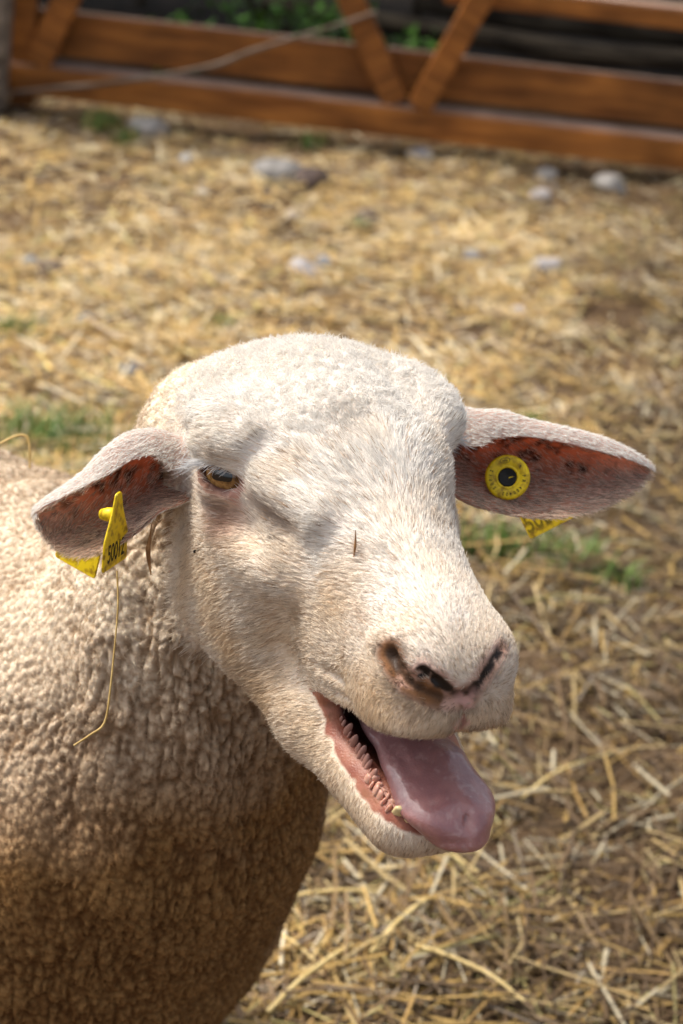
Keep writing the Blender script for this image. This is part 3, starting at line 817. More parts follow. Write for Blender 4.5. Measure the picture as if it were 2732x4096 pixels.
# ---------------------------------------------------------------- ground
def axis_pts(lo, hi, step, far):
    core = np.arange(lo, hi + step / 2, step)
    g = np.geomspace(step * 2, far, 26)
    return np.concatenate([(lo - g)[::-1], core, hi + g])
gx = axis_pts(-1.6, 1.6, .03, 300); gy = axis_pts(.6, 5.6, .03, 300)
X, Y = np.meshgrid(gx, gy, indexing='ij')
gp = np.stack([X.ravel(), Y.ravel(), np.zeros(X.size)], 1)
def ground_z(p):
    q = np.stack([p[:, 0], p[:, 1], np.zeros(len(p))], 1)
    fade = 1 - sstep(np.hypot(q[:, 0], q[:, 1] - 3), 4, 12)
    return ((fbm(q, 2.2, 3, 90) - .5) * .05 + (fbm(q, 12, 2, 91) - .5) * .02) * fade - .012
gp[:, 2] = ground_z(gp)
ny = len(gy); A = np.arange(len(gp)).reshape(len(gx), ny)
gq = np.stack([A[:-1, :-1], A[1:, :-1], A[1:, 1:], A[:-1, 1:]], -1).reshape(-1, 4)
gm = mesh_from('ground', gp, gq)
m_g, nt, nl, b = new_mat('dry_earth')
tc_ = nt.new('ShaderNodeTexCoord'); no = nt.new('ShaderNodeTexNoise'); no.inputs['Scale'].default_value = 9; no.inputs['Detail'].default_value = 8
nl.new(tc_.outputs['Object'], no.inputs['Vector'])
cr = nt.new('ShaderNodeValToRGB'); e = cr.color_ramp.elements
e[0].position = .3; e[0].color = (.050, .029, .016, 1); e[1].position = .75; e[1].color = (.17, .11, .062, 1)
nl.new(no.outputs['Fac'], cr.inputs[0]); nl.new(cr.outputs[0], b.inputs['Base Color']); set_in(b, Roughness=.95, Specular_IOR_Level=.1)
bump(nt, nl, b, 130, .8, .01, 6.0)
gm.materials.append(m_g)
link('ground', gm, kind='structure')

# straw litter: flattened, bent stalks; one object because nobody could count them
def straw_mesh(name, P0, ang, length, width, bend, tilt, cols, roll):
    n = len(P0); k = 3; ns = 3
    t = np.linspace(-.5, .5, k)
    dirx, diry = np.cos(ang), np.sin(ang)
    pts = np.empty((n, k, 3))
    for i, tt in enumerate(t):
        off = bend * (tt * tt - .1) * length
        pts[:, i, 0] = P0[:, 0] + dirx * tt * length - diry * off
        pts[:, i, 1] = P0[:, 1] + diry * tt * length + dirx * off
        pts[:, i, 2] = P0[:, 2] + tilt * tt * length
    side = np.stack([-diry * np.cos(roll), dirx * np.cos(roll), np.sin(roll)], 1)
    upv = np.cross(np.stack([dirx, diry, tilt], 1), side)
    upv /= np.linalg.norm(upv, axis=1, keepdims=True)
    sec = [(1, -.22), (0, .42), (-1, -.22)]
    Vv = np.empty((n, k, ns, 3))
    for i in range(k):
        for j, (s1, s2) in enumerate(sec):
            Vv[:, i, j] = pts[:, i] + side * (s1 * width / 2)[:, None] + upv * (s2 * width / 2)[:, None]
    idx = np.arange(n * k * ns).reshape(n, k, ns); q = []
    for i in range(k - 1):
        for j in range(ns):
            q.append(np.stack([idx[:, i, j], idx[:, i, (j + 1) % ns], idx[:, i + 1, (j + 1) % ns], idx[:, i + 1, j]], 1))
    me = mesh_from(name, Vv.reshape(-1, 3), np.concatenate(q))
    me.polygons.foreach_set('use_smooth', np.zeros(len(me.polygons), bool))
    set_col(me, np.repeat(cols, k * ns, axis=0)); return me
m_straw, nt, nl, b = new_mat('straw')
at = nt.new('ShaderNodeAttribute'); at.attribute_name = 'col'; nl.new(at.outputs['Color'], b.inputs['Base Color'])
set_in(b, Roughness=.5, Specular_IOR_Level=.35); bump(nt, nl, b, 260, .3, .002)
G_ = np.random.default_rng(11)
PAL = np.array([(.70, .46, .15), (.78, .58, .27), (.58, .36, .12), (.40, .26, .12), (.30, .19, .095), (.46, .37, .27), (.62, .52, .20), (.84, .73, .50)])
def straw_colors(n, w):
    i = G_.choice(len(PAL), n, p=w); return PAL[i] * G_.uniform(.75, 1.12, (n, 1))
def scatter(n, y0, y1, spread):
    y = G_.uniform(y0 ** .5, y1 ** .5, n) ** 2
    x = G_.uniform(-1, 1, n) * (spread + .19 * y)
    if spread > 1:                                             # the rest of the pen, left and right
        x = np.sign(G_.uniform(-1, 1, n)) * (.25 + .19 * y + G_.random(n) * spread)
    return x, y
def straw_layer(n, y0, y1, wmm, lmm, wts, hgt, spread=.25, mask=None):
    x, y = scatter(n, y0, y1, spread)
    q = np.stack([x, y, 0 * x], 1)
    dens = .6 * fbm(q, 3.0, 3, 95) + .4 * fbm(q, 11.0, 2, 98)
    keep = G_.random(n) < (mask(x, y, dens) if mask is not None else 1)
    x, y, q = x[keep], y[keep], q[keep]; m = len(x)
    q[:, 2] = ground_z(q) + np.abs(G_.normal(0, 1, m)) * hgt + .002
    L = G_.uniform(*lmm, m) * .001; Wd = G_.uniform(*wmm, m) * .001
    ang = G_.uniform(0, math.pi, m) * .8 + (fbm(q, 2.5, 2, 96) - .5) * 2.5
    cc = straw_colors(m, wts)
    painted_shade = np.clip(.62 * (1 - sstep(q[:, 1], 1.9, 3.0)) + .85 * sstep(q[:, 0] - .08 * q[:, 1], -.08, .28) + .4 * sstep(q[:, 1], 4.1, 4.7) + (fbm(q, 6, 2, 97) - .5) * .9, 0, 1)
    dulled = G_.random(m) < painted_shade * .52                             # shade painted in: darker stalks near the camera and at right
    cc[dulled] = np.array([.20, .125, .062]) * G_.uniform(.55, 1.5, (dulled.sum(), 1))
    cc *= (1 - .48 * painted_shade)[:, None]
    return q, ang, L, Wd, G_.normal(0, .10, m) + np.where(G_.random(m) < .15, G_.normal(0, .6, m), 0), G_.normal(0, .14, m), cc, G_.normal(0, .5, m)
def dens_mask(x, y, d):
    # litter is thick in the middle of the pen, thinner by the fence and along the right edge
    far = 1 - .55 * sstep(y, 4.0, 4.7)
    right = (1 - .35 * sstep(x - .12 * y, .05, .45)) * (.92 + .08 * sstep(y, 1.8, 2.8))
    return np.clip(.22 + 1.2 * sstep(d, .38, .56), 0, 1) * far * right
bright = [.20, .20, .14, .12, .08, .08, .06, .12]; dull = [.12, .10, .16, .18, .20, .14, .04, .06]
pale = [.10, .30, .02, .0, .0, .04, .10, .44]
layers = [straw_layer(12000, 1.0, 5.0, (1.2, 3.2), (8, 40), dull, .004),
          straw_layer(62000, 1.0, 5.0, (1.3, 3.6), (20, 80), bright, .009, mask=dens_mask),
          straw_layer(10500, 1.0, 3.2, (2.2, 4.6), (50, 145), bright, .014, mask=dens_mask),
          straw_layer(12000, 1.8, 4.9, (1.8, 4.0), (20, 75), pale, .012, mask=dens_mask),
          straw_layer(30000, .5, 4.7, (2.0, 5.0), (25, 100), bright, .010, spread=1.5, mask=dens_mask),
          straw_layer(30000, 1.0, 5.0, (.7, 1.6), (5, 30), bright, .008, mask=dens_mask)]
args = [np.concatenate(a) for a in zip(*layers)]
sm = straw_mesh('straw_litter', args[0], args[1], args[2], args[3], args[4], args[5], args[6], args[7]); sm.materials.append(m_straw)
link('straw_litter', sm, label='dry golden straw litter covering the ground of the pen', cat='straw', kind='stuff')
tick('straw')

# ---------------------------------------------------------------- small builders
def tube(name, pts, r, mat, sides=6, **kw):
    """bent stalk or twig through pts with radius r (one value or one per point)"""
    pts = crom(pts, np.linspace(0, 1, (len(pts) - 1) * 4 + 1)); n = len(pts)
    rr = np.interp(np.linspace(0, 1, n), np.linspace(0, 1, len(np.atleast_1d(r))), np.atleast_1d(r)) if np.ndim(r) else np.full(n, r)
    tg = np.gradient(pts, axis=0); tg /= np.linalg.norm(tg, axis=1, keepdims=True)
    up = np.array([.3, .5, .81]); a = np.cross(tg, up); a /= np.linalg.norm(a, axis=1, keepdims=True); b = np.cross(tg, a)
    ring = np.array([(math.cos(t), math.sin(t)) for t in np.arange(sides) * math.tau / sides])
    Vv = pts[:, None] + (a[:, None] * ring[None, :, :1] + b[:, None] * ring[None, :, 1:]) * rr[:, None, None]
    idx = np.arange(n * sides).reshape(n, sides)
    q = np.stack([idx[:-1], np.roll(idx[:-1], -1, 1), np.roll(idx[1:], -1, 1), idx[1:]], -1).reshape(-1, 4)
    base = Vv.mean((0, 1)); base[2] = Vv[..., 2].min()
    me = mesh_from(name, (Vv - base).reshape(-1, 3), q); me.materials.append(mat)
    return link(name, me, loc=base, **kw)
def noise_mat(name, c1, c2, scale, rough=.8, stretch=(1, 1, 1), bstr=.4, bdist=.004, spec=.3, pos=(.35, .68), coord='Object'):
    m, nt, nl, b = new_mat(name)
    tc = nt.new('ShaderNodeTexCoord'); mp = nt.new('ShaderNodeMapping'); mp.inputs['Scale'].default_value = stretch
    no = nt.new('ShaderNodeTexNoise'); no.inputs['Scale'].default_value = scale; no.inputs['Detail'].default_value = 6
    nl.new(tc.outputs[coord], mp.inputs[0]); nl.new(mp.outputs[0], no.inputs['Vector'])
    cr = nt.new('ShaderNodeValToRGB'); cr.color_ramp.elements[0].position, cr.color_ramp.elements[1].position = pos
    cr.color_ramp.elements[0].color = (*c1, 1); cr.color_ramp.elements[1].color = (*c2, 1)
    nl.new(no.outputs['Fac'], cr.inputs[0]); nl.new(cr.outputs[0], b.inputs['Base Color'])
    bp = nt.new('ShaderNodeBump'); bp.inputs['Strength'].default_value = bstr; bp.inputs['Distance'].default_value = bdist
    nl.new(no.outputs['Fac'], bp.inputs['Height']); nl.new(bp.outputs[0], b.inputs['Normal'])
    set_in(b, Roughness=rough, Specular_IOR_Level=spec)
    return m

# ---------------------------------------------------------------- ear tags
m_tag = noise_mat('yellow_tag_plastic', (.34, .20, .008), (.82, .60, .010), 190, .42, bstr=.15, bdist=.001, spec=.4, pos=(.33, .52))
m_ink = noise_mat('black_print', (.015, .013, .010), (.05, .04, .012), 900, .6, bstr=0)
m_black = noise_mat('black_plastic', (.006, .006, .006), (.02, .018, .016), 300, .45, bstr=.1, bdist=.001)
def extrude_outline(name, outline, th, mat, bev=.0004):
    bm = bmesh.new(); vs = [bm.verts.new((x, y, 0)) for x, y in outline]; f = bm.faces.new(vs)
    r = bmesh.ops.extrude_face_region(bm, geom=[f])
    bmesh.ops.translate(bm, verts=[v for v in r['geom'] if isinstance(v, bmesh.types.BMVert)], vec=(0, 0, -th))
    bmesh.ops.recalc_face_normals(bm, faces=bm.faces)
    sharp = [e for e in bm.edges if e.is_manifold and e.calc_face_angle(0) > 1.0]
    bmesh.ops.bevel(bm, geom=sharp, offset=bev, segments=2, affect='EDGES')
    me = bpy.data.meshes.new(name); bm.to_mesh(me); bm.free(); me.materials.append(mat); return me
def text_mesh(txt, size, mat, wide=1.0):
    cu = bpy.data.curves.new('t', 'FONT'); cu.body = txt; cu.size = size; cu.align_x = 'CENTER'; cu.align_y = 'CENTER'; cu.extrude = .00006; cu.offset = size * .012
    ob = bpy.data.objects.new('t', cu); COL.objects.link(ob)
    dg = bpy.context.evaluated_depsgraph_get()
    me = bpy.data.meshes.new_from_object(ob.evaluated_get(dg)); bpy.data.objects.remove(ob)
    me.transform(Matrix.Diagonal((wide, 1, 1, 1))); me.materials.clear(); me.materials.append(mat); return me
def frame_at(pos, xa, ya):
    x = Vector(xa).normalized(); y = Vector(ya); y = (y - x * y.dot(x)).normalized(); z = x.cross(y)
    return Matrix(((x.x, y.x, z.x, pos[0]), (x.y, y.y, z.y, pos[1]), (x.z, y.z, z.z, pos[2]), (0, 0, 0, 1)))
def empty(name, mw, label, cat, group=None):
    o = bpy.data.objects.new(name, None); COL.objects.link(o); o.empty_display_size = .01; o.matrix_world = mw
    o['label'] = label; o['category'] = cat
    if group: o['group'] = group
    return o
def part(name, me, parent, mat4=None):
    o = bpy.data.objects.new(name, me); COL.objects.link(o); o.parent = parent
    if mat4 is not None: o.matrix_local = mat4
    return o
def rounded(pts, r=.0022, k=4):
    out = []; n = len(pts)
    for i in range(n):
        p0, p, p1 = Vector(pts[i - 1]), Vector(pts[i]), Vector(pts[(i + 1) % n])
        a = (p0 - p); b = (p1 - p); ra = min(r, a.length * .45, b.length * .45)
        s, e = p + a.normalized() * ra, p + b.normalized() * ra
        for j in range(k + 1):
            t = j / k; out.append(tuple((s * (1 - t) ** 2 + p * 2 * t * (1 - t) + e * t * t)))
    return out
FLAG = rounded([(-.0035, 0), (.0035, 0), (.0065, -.010), (.0150, -.026), (.0155, -.0435), (-.0155, -.0435), (-.0150, -.026), (-.0065, -.010)])
flag_me = extrude_outline('flag', FLAG, .0013, m_tag)
# tag in the ear at the left of the picture
top = Vector((-.1236, 1.0034, .6921)); botm = Vector((-.1273, .985, .6524))
T1 = frame_at(top, (.0085, .0272, -.003), top - botm)
tag1 = empty('ear_tag', T1, 'yellow flag ear tag reading 50012 in the ear at left', 'ear tag', 'yellow ear tags of the sheep')
fl = part('flag', flag_me, tag1)
part('print', text_mesh('50012', .0150, m_ink, .58), fl, Matrix.Translation((0, -.0345, .00012)))
part('rear_flag', flag_me, tag1, T1.inverted() @ frame_at((-.1440, 1.0420, .6665), (.0135, -.008, -.002), (.004, .004, .0375)))
def disc(name, prof, mat, seg=40):
    bm = bmesh.new(); rings = []
    for r, z in prof: rings.append([bm.verts.new((r * math.cos(a), r * math.sin(a), z)) for a in [i * math.tau / seg for i in range(seg)]])
    for a, b in zip(rings[:-1], rings[1:]):
        for i in range(seg): bm.faces.new((a[i], a[(i + 1) % seg], b[(i + 1) % seg], b[i]))
    for rg in (rings[0], rings[-1]):
        if prof[rings.index(rg)][0] > 0: bm.faces.new(rg)
    bmesh.ops.recalc_face_normals(bm, faces=bm.faces)
    me = bpy.data.meshes.new(name); bm.to_mesh(me); bm.free(); me.materials.append(mat)
    me.polygons.foreach_set('use_smooth', np.ones(len(me.polygons), bool)); return me
pin_dir = Vector((-.0080, .0042, -.0010))
pin_me = disc('pin', [(.0030, 0), (.0040, .002), (.0040, .005), (.0030, .009)], m_tag, 20)
part('pin', pin_me, tag1, T1.inverted() @ frame_at(Vector((-.1248, .9995, .6800)), (0, .5, .8), pin_dir.cross(Vector((0, .5, .8)))) )
# button tag in the ear at the right of the picture
bn = Vector((-.16, -1.0, .44)).normalized()
bx = Vector((1, -.16, 0)); by = bn.cross(bx)
T2 = frame_at((.0966, 1.1008, .6862), bx, by)
tag2 = empty('ear_tag', T2, 'yellow round button ear tag with black centre in the ear at right', 'ear tag', 'yellow ear tags of the sheep')
btn = part('button', disc('button', [(.0056, -.0035), (.0130, -.0035), (.0136, -.0025), (.0136, -.0012), (.0130, -.0002), (.0120, 0), (.0078, 0), (.0074, -.0003), (.0070, 0), (.0060, 0), (.0057, -.0006), (.0056, -.0035)], m_tag, 56), tag2)
part('centre', disc('centre', [(.0058, -.003), (.0058, -.0010), (.0045, -.0014), (.0, -.0016)], m_black, 40), tag2)
gl = bpy.data.meshes.new('glint'); gl.from_pydata([(.0006, -.0006, -.0009), (.0042, .0014, -.0009), (.0012, .0006, -.0009)], [], [(0, 1, 2)]); gl.materials.append(m_tag)
part('glint', gl, tag2)  # light glint on the black centre, built as a yellow triangle
ring_txt = [('R', 50, 2.6), ('F', 15, 3.0), ('R', -2, 3.0)] + [(c, -28 - i * 13.2, 2.9) for i, c in enumerate('480402')] + [(c, -130 - i * 15.5, 2.9) for i, c in enumerate('50012')]
bmj = bmesh.new()
for c, ang, sz in ring_txt:
    tme = text_mesh(c, sz * .001, m_ink, .85)
    tme.transform(Matrix.Rotation(rad(ang - 90), 4, 'Z') @ Matrix.Translation((0, .0100, .00012))); bmj.from_mesh(tme)
tme = text_mesh('FR69', .0017, m_ink, .9); tme.transform(Matrix.Rotation(rad(108 + 90), 4, 'Z') @ Matrix.Translation((0, -.0102, .00012))); bmj.from_mesh(tme)
ov = []
for k in range(28):
    a = k * math.tau / 28
    ov.append((a, bmj.verts.new((0, 0, 0)), bmj.verts.new((0, 0, 0))))
MO = Matrix.Rotation(rad(108 - 90), 4, 'Z') @ Matrix.Translation((0, .0102, .00012))
for a, v1, v2 in ov:
    v1.co = MO @ Vector((.0031 * math.cos(a), .0017 * math.sin(a), 0)); v2.co = MO @ Vector((.0028 * math.cos(a), .00145 * math.sin(a), 0))
for i in range(28):
    j = (i + 1) % 28; bmj.faces.new((ov[i][1], ov[j][1], ov[j][2], ov[i][2]))
pm = bpy.data.meshes.new('print'); bmj.to_mesh(pm); bmj.free(); pm.materials.append(m_ink)
part('print', pm, btn)
bl, br = Vector((.1176, 1.1299, .6322)), Vector((.1469, 1.138, .6499))
xa = (br - bl); ya = Vector((-.0135, .007, .0155)); M3 = frame_at((bl + br) / 2, xa, ya)
M3 = M3 @ Matrix.Translation((0, .0435, 0))
rf = part('rear_flag', flag_me, tag2, T2.inverted() @ M3)
m_faded = noise_mat('faded_print', (.20, .15, .01), (.34, .25, .01), 500, .6, bstr=0)
part('rear_print', text_mesh('50012', .0165, m_faded, .72), rf, Matrix.Translation((0, -.0345, .00012)))
tick('tags')

# ---------------------------------------------------------------- loose straws on the sheep
m_dry = noise_mat('dry_stalk', (.42, .27, .08), (.66, .48, .20), 90, .6)
m_leafbrown = noise_mat('brown_chaff', (.20, .09, .03), (.45, .25, .10), 120, .7)
tube('straw_wisp', [(-.1196, .9809, .655), (-.1172, .9742, .6405), (-.1164, .9685, .6279), (-.1161, .9618, .6134), (-.1159, .9535, .5951), (-.1169, .9459, .5786), (-.1241, .9427, .5715), (-.1324, .9398, .5653)], [.0005, .0006, .0005, .0006, .0007, .0007, .0006], m_dry, 5,
     label='long thin straw hanging below the flag ear tag in front of the neck', cat='straw')
tube('straw_wisp', [(-.1062, 1.0199, .6681), (-.1065, 1.0169, .6616), (-.1067, 1.0133, .6538), (-.1049, 1.0099, .6462), (-.1034, 1.0076, .6412)], [.0003, .0005, .0016, .0009, .0004], m_leafbrown, 5,
     label='short brown curled chaff hanging beside the sheep cheek below the ear', cat='straw')
tube('straw_wisp', [(-.2318, 1.2174, .6191), (-.2224, 1.2199, .6246), (-.2150, 1.2203, .6254), (-.2119, 1.2173, .6188), (-.2106, 1.2135, .6056)], [.0008, .0009, .0009, .0007], m_dry, 5,
     label='thin bent straw standing up from the back of the sheep at left', cat='straw')
def on_face(px):
    return h2w(px)
sp0 = np.array([(.0290, .0960, .0190), (.0292, .0990, .0105), (.0300, .1005, .0035)]) + EYE_N * .0035
tube('straw_splinter', h2w(sp0), [.0002, .0008, .0002], m_leafbrown, 5, label='tiny brown splinter stuck in the white hair of the nose bridge', cat='splinter')
for i, (q, lb) in enumerate((((.0755, -.006, -.055), 'dark speck of dirt on the cheek below the eye'), ((.072, .000, -.088), 'dark speck of dirt low on the cheek above the jaw'))):
    c = h2w(q); d = h2w(np.array(q) + (.0, .0015, .003))
    tube('dirt_speck', [c, (c + d) / 2, d], [.0003, .0010, .0003], m_black, 5, label=lb, cat='dirt')

# ---------------------------------------------------------------- fence
m_wood = noise_mat('orange_stained_wood', (.20, .068, .013), (.46, .175, .036), 5, .6, (1.2, 9, 9), .35, .006, .3)
nt, nl = m_wood.node_tree.nodes, m_wood.node_tree.links; b = nt['Principled BSDF']
src = b.inputs['Base Color'].links[0].from_socket
oi = nt.new('ShaderNodeObjectInfo'); tc_ = nt.new('ShaderNodeTexCoord'); no = nt.new('ShaderNodeTexNoise'); no.inputs['Scale'].default_value = 5.5; no.inputs['Detail'].default_value = 5
nl.new(tc_.outputs['Object'], no.inputs['Vector'])
m1 = mnode('MULTIPLY_ADD', no.outputs['Fac'], 1.5); m1.node.inputs[2].default_value = .10       # rain and mud stains
m2 = mnode('MULTIPLY_ADD', oi.outputs['Random'], .45); m2.node.inputs[2].default_value = .72     # every board weathers its own way
mm = nt.new('ShaderNodeMix'); mm.data_type = 'RGBA'; mm.blend_type = 'MULTIPLY'; mm.inputs[0].default_value = 1.0
nl.new(src, mm.inputs[6]); nl.new(mnode('MULTIPLY', m1, m2), mm.inputs[7]); nl.new(mm.outputs[2], b.inputs['Base Color'])
m_worn = noise_mat('weathered_board_top', (.20, .12, .08), (.42, .30, .24), 12, .8, (1, 8, 8), .4, .004, .2)
m_grey = noise_mat('weathered_grey_wood', (.10, .08, .065), (.26, .22, .18), 9, .85, (1, 1, 6), .6, .008, .2)
def board(name, size, pos, parent, rot=None, mat=None, bev=.004, tint=None):
    bm = bmesh.new(); bmesh.ops.create_cube(bm, size=1.0)
    bmesh.ops.scale(bm, vec=size, verts=bm.verts)
    bmesh.ops.bevel(bm, geom=list(bm.edges), offset=bev, segments=2, affect='EDGES')
    me = bpy.data.meshes.new(name)
    for f in bm.faces:
        if f.normal.z > .75 and size[0] > size[2]: f.material_index = 1      # rain-bleached upper faces
    bm.to_mesh(me); bm.free(); me.materials.append(mat or m_wood); me.materials.append(mat or m_worn)
    o = part(name, me, parent, Matrix.Translation(pos) @ (rot or Matrix.Identity(4))); return o
FY = 4.63
fence = empty('fence', Matrix.Translation((0, FY, 0)), 'low orange stained wooden fence with slanting braces across the back of the pen', 'fence')
def tilt_y(x0, z0, x1, z1):                                  # board along local z from foot to head
    return Matrix.Rotation(math.atan2(x1 - x0, z1 - z0), 4, 'Y')
board('lower_rail', (6.4, .078, .070), (.20, -.032, .066), fence)
board('rail', (6.4, .035, .104), (.20, .012, .166), fence)
board('rail', (3.3, .060, .048), (.10 + 1.65, .012, .362), fence)
board('rail', (3.05, .060, .048), (-1.46, .012, .372), fence)
for (x0, z0, x1, z1, w, dy) in ((.018, .105, -.125, .352, .060, -.004), (.072, .105, .195, .40, .056, -.026), (-.815, .105, -.715, .36, .062, -.020), (1.02, .105, .90, .36, .06, -.01), (1.10, .105, 1.22, .36, .06, -.02), (2.02, .105, 1.90, .36, .06, -.01), (2.10, .105, 2.22, .36, .06, -.02), (-1.72, .105, -1.84, .36, .06, -.01), (-1.64, .105, -1.52, .36, .06, -.02)):
    ln = math.hypot(x1 - x0, z1 - z0)
    board('brace', (w, .040, ln), ((x0 + x1) / 2, -.030 + dy, (z0 + z1) / 2), fence, tilt_y(x0, z0, x1, z1))
board('post', (.055, .040, .95), (-.850, -.032, .475), fence)
board('post', (.070, .060, .95), (1.56, .062, .475), fence)
board('post', (.070, .060, .95), (-2.3, .062, .475), fence)
board('grey_post', (.085, .085, 1.1), (-.900, -.115, .55), fence, Matrix.Rotation(rad(2), 4, 'Y'), m_grey, .012)
tick('fence')

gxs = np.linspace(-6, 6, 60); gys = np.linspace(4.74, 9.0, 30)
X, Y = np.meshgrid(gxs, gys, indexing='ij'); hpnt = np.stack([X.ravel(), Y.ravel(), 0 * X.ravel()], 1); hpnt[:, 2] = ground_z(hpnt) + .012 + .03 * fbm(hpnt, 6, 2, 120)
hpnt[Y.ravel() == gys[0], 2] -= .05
A = np.arange(len(hpnt)).reshape(60, 30)
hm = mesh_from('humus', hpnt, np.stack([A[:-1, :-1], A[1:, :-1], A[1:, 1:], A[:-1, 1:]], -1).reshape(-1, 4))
hm.materials.append(noise_mat('shaded_humus', (.010, .007, .004), (.035, .024, .014), 14, .95, bstr=.8, bdist=.02, spec=.1))  # humus coloured near black, painting in the deep shade behind the fence
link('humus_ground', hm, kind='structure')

# ---------------------------------------------------------------- fallen branch, logs, stones
m_twig = noise_mat('pale_twig_bark', (.10, .075, .055), (.24, .19, .15), 14, .85, (.5, 4, 4), .5, .004, .2)
tube('fallen_branch', [(-1.05, 4.52, .018), (-.9232, 4.52, .0327), (-.7512, 4.52, .0669), (-.6144, 4.52, .0968), (-.4945, 4.545, .1233), (-.3986, 4.55, .1543), (-.3267, 4.555, .1911), (-.2438, 4.56, .2261), (-.1252, 4.56, .2763), (-.05, 4.57, .31)],
     [.005, .005, .006, .006, .0065, .006, .005, .0045, .004], m_twig, 8, label='long thin grey branch leaning from the ground against the fence', cat='branch')
m_bark = noise_mat('grey_bark', (.018, .014, .010), (.10, .078, .052), 18, .9, (.4, 3, 3), .8, .015, .15)
tube('log', [(-.35, 5.15, .19), (-.033, 5.15, .177), (.2, 5.15, .171), (.458, 5.15, .156), (.75, 5.17, .165), (1.3, 5.25, .15)], [.024, .026, .028, .030, .029, .032], m_bark, 10, label='grey dead log lying just behind the fence at right', cat='log')
tube('log', [(.05, 5.62, .16), (.25, 5.6, .15), (.556, 5.6, .155), (.9, 5.58, .165), (1.5, 5.6, .16)], [.03, .035, .04, .045, .05], m_bark, 10, label='darker dead log lying further back in the undergrowth', cat='log')
def stone_mesh(seed, w, h, d):
    bm = bmesh.new(); bmesh.ops.create_icosphere(bm, subdivisions=3, radius=.5)
    r = random.Random(seed); off = np.array([r.uniform(0, 50) for _ in range(3)])
    P = np.array([v.co[:] for v in bm.verts]); n = fbm(P + off, 1.6, 3, seed); k = .75 + .55 * n
    for v, kk in zip(bm.verts, k): v.co *= float(kk)
    for _ in range(3):                                        # a few flat breaks
        nrm = Vector((r.uniform(-1, 1), r.uniform(-1, 1), r.uniform(-.2, 1))).normalized(); t = r.uniform(.30, .42)
        for v in bm.verts:
            dd = v.co.dot(nrm) - t
            if dd > 0: v.co -= nrm * dd * .85
    bmesh.ops.scale(bm, vec=(w, d, h), verts=bm.verts)
    me = bpy.data.meshes.new('stone'); bm.to_mesh(me); bm.free()
    me.polygons.foreach_set('use_smooth', np.ones(len(me.polygons), bool)); return me
SM = {'grey': noise_mat('grey_stone', (.15, .14, .13), (.32, .30, .28), 40, .8, bstr=.5, bdist=.004),
      'blue': noise_mat('blue_grey_stone', (.12, .135, .16), (.30, .32, .36), 40, .75, bstr=.5, bdist=.004),
      'pale': noise_mat('pale_stone', (.23, .21, .205), (.40, .37, .36), 40, .8, bstr=.5, bdist=.004),
      'dark': noise_mat('dark_clod', (.05, .035, .03), (.14, .10, .085), 50, .9, bstr=.8, bdist=.006)}
STONES = [(-.222, 4.203, .105, 'grey', 'large rounded grey stone in mid pen beside a dark clod'), (-.145, 4.190, .080, 'dark', 'dark clod touching the large rounded grey stone'),
 (.09, 4.575, .060, 'pale', 'pale upright stone just in front of the fence middle'), (-.424, 4.27, .044, 'blue', 'dark blue-grey stone left of the large rounded stone'),
 (-.019, 3.955, .056, 'dark', 'dark purplish clod in the middle of the straw'), (-.118, 3.601, .066, 'pale', 'pale grey flat stone above the head of the sheep'),
 (-.085, 3.66, .040, 'blue', 'small blue-grey stone touching the pale flat stone'), (.199, 3.806, .040, 'blue', 'small blue-grey stone right of the purplish clod'),
 (.347, 3.776, .061, 'pale', 'pale violet oval stone at right of the pen'), (-.613, 3.448, .036, 'blue', 'blue-grey stone near the left edge beside a brown clod'),
 (-.573, 3.403, .060, 'dark', 'brown clod near the left edge beside a blue-grey stone'), (-.363, 2.985, .042, 'blue', 'round blue-grey stone nearest to the sheep at left'),
 (-.473, 3.202, .028, 'blue', 'right one of two small blue-grey stones at left'), (-.538, 3.172, .026, 'blue', 'left one of two small blue-grey stones at left'),
 (-.381, 3.625, .022, 'blue', 'left one of a pair of tiny dark pebbles in the straw'), (-.321, 3.614, .025, 'blue', 'right one of a pair of tiny dark pebbles in the straw'),
 (-.298, 3.775, .026, 'grey', 'small grey pebble above the pair of tiny dark pebbles'), (-.168, 3.927, .034, 'pale', 'small pale stone below the large rounded grey stone'),
 (-.365, 4.043, .028, 'pale', 'small pale stone below the dark blue-grey stone at upper left'), (.361, 4.339, .054, 'pale', 'pale oval stone at upper right of the pen'),
 (.529, 4.480, .080, 'grey', 'flat grey stone below the right end of the fence'), (.381, 4.52, .060, 'grey', 'grey stone close to the fence at right'),
 (-.541, 4.50, .085, 'grey', 'broad flat grey stone in front of the fence at left'), (.283, 3.486, .042, 'pale', 'pale violet stone lowest on the right of the pen'),
 (.125, 3.959, .028, 'pale', 'small white stone right of the purplish clod'), (.398, 4.47, .020, 'pale', 'tiny white pebble close to the fence at right')]
for i, (x, y, w, kd, lb) in enumerate(STONES):
    me = stone_mesh(i + 3, w * 1.1, w * .62, w * .95); me.materials.append(SM[kd])
    z = float(ground_z(np.array([[x, y, 0.]]))[0])
    o = link('clod' if kd == 'dark' else 'stone', me, label=lb, cat='clod' if kd == 'dark' else 'stone', group='stones lying in the straw', loc=(x, y, z + w * .16))
    o.rotation_euler = (0, 0, i * 1.7)

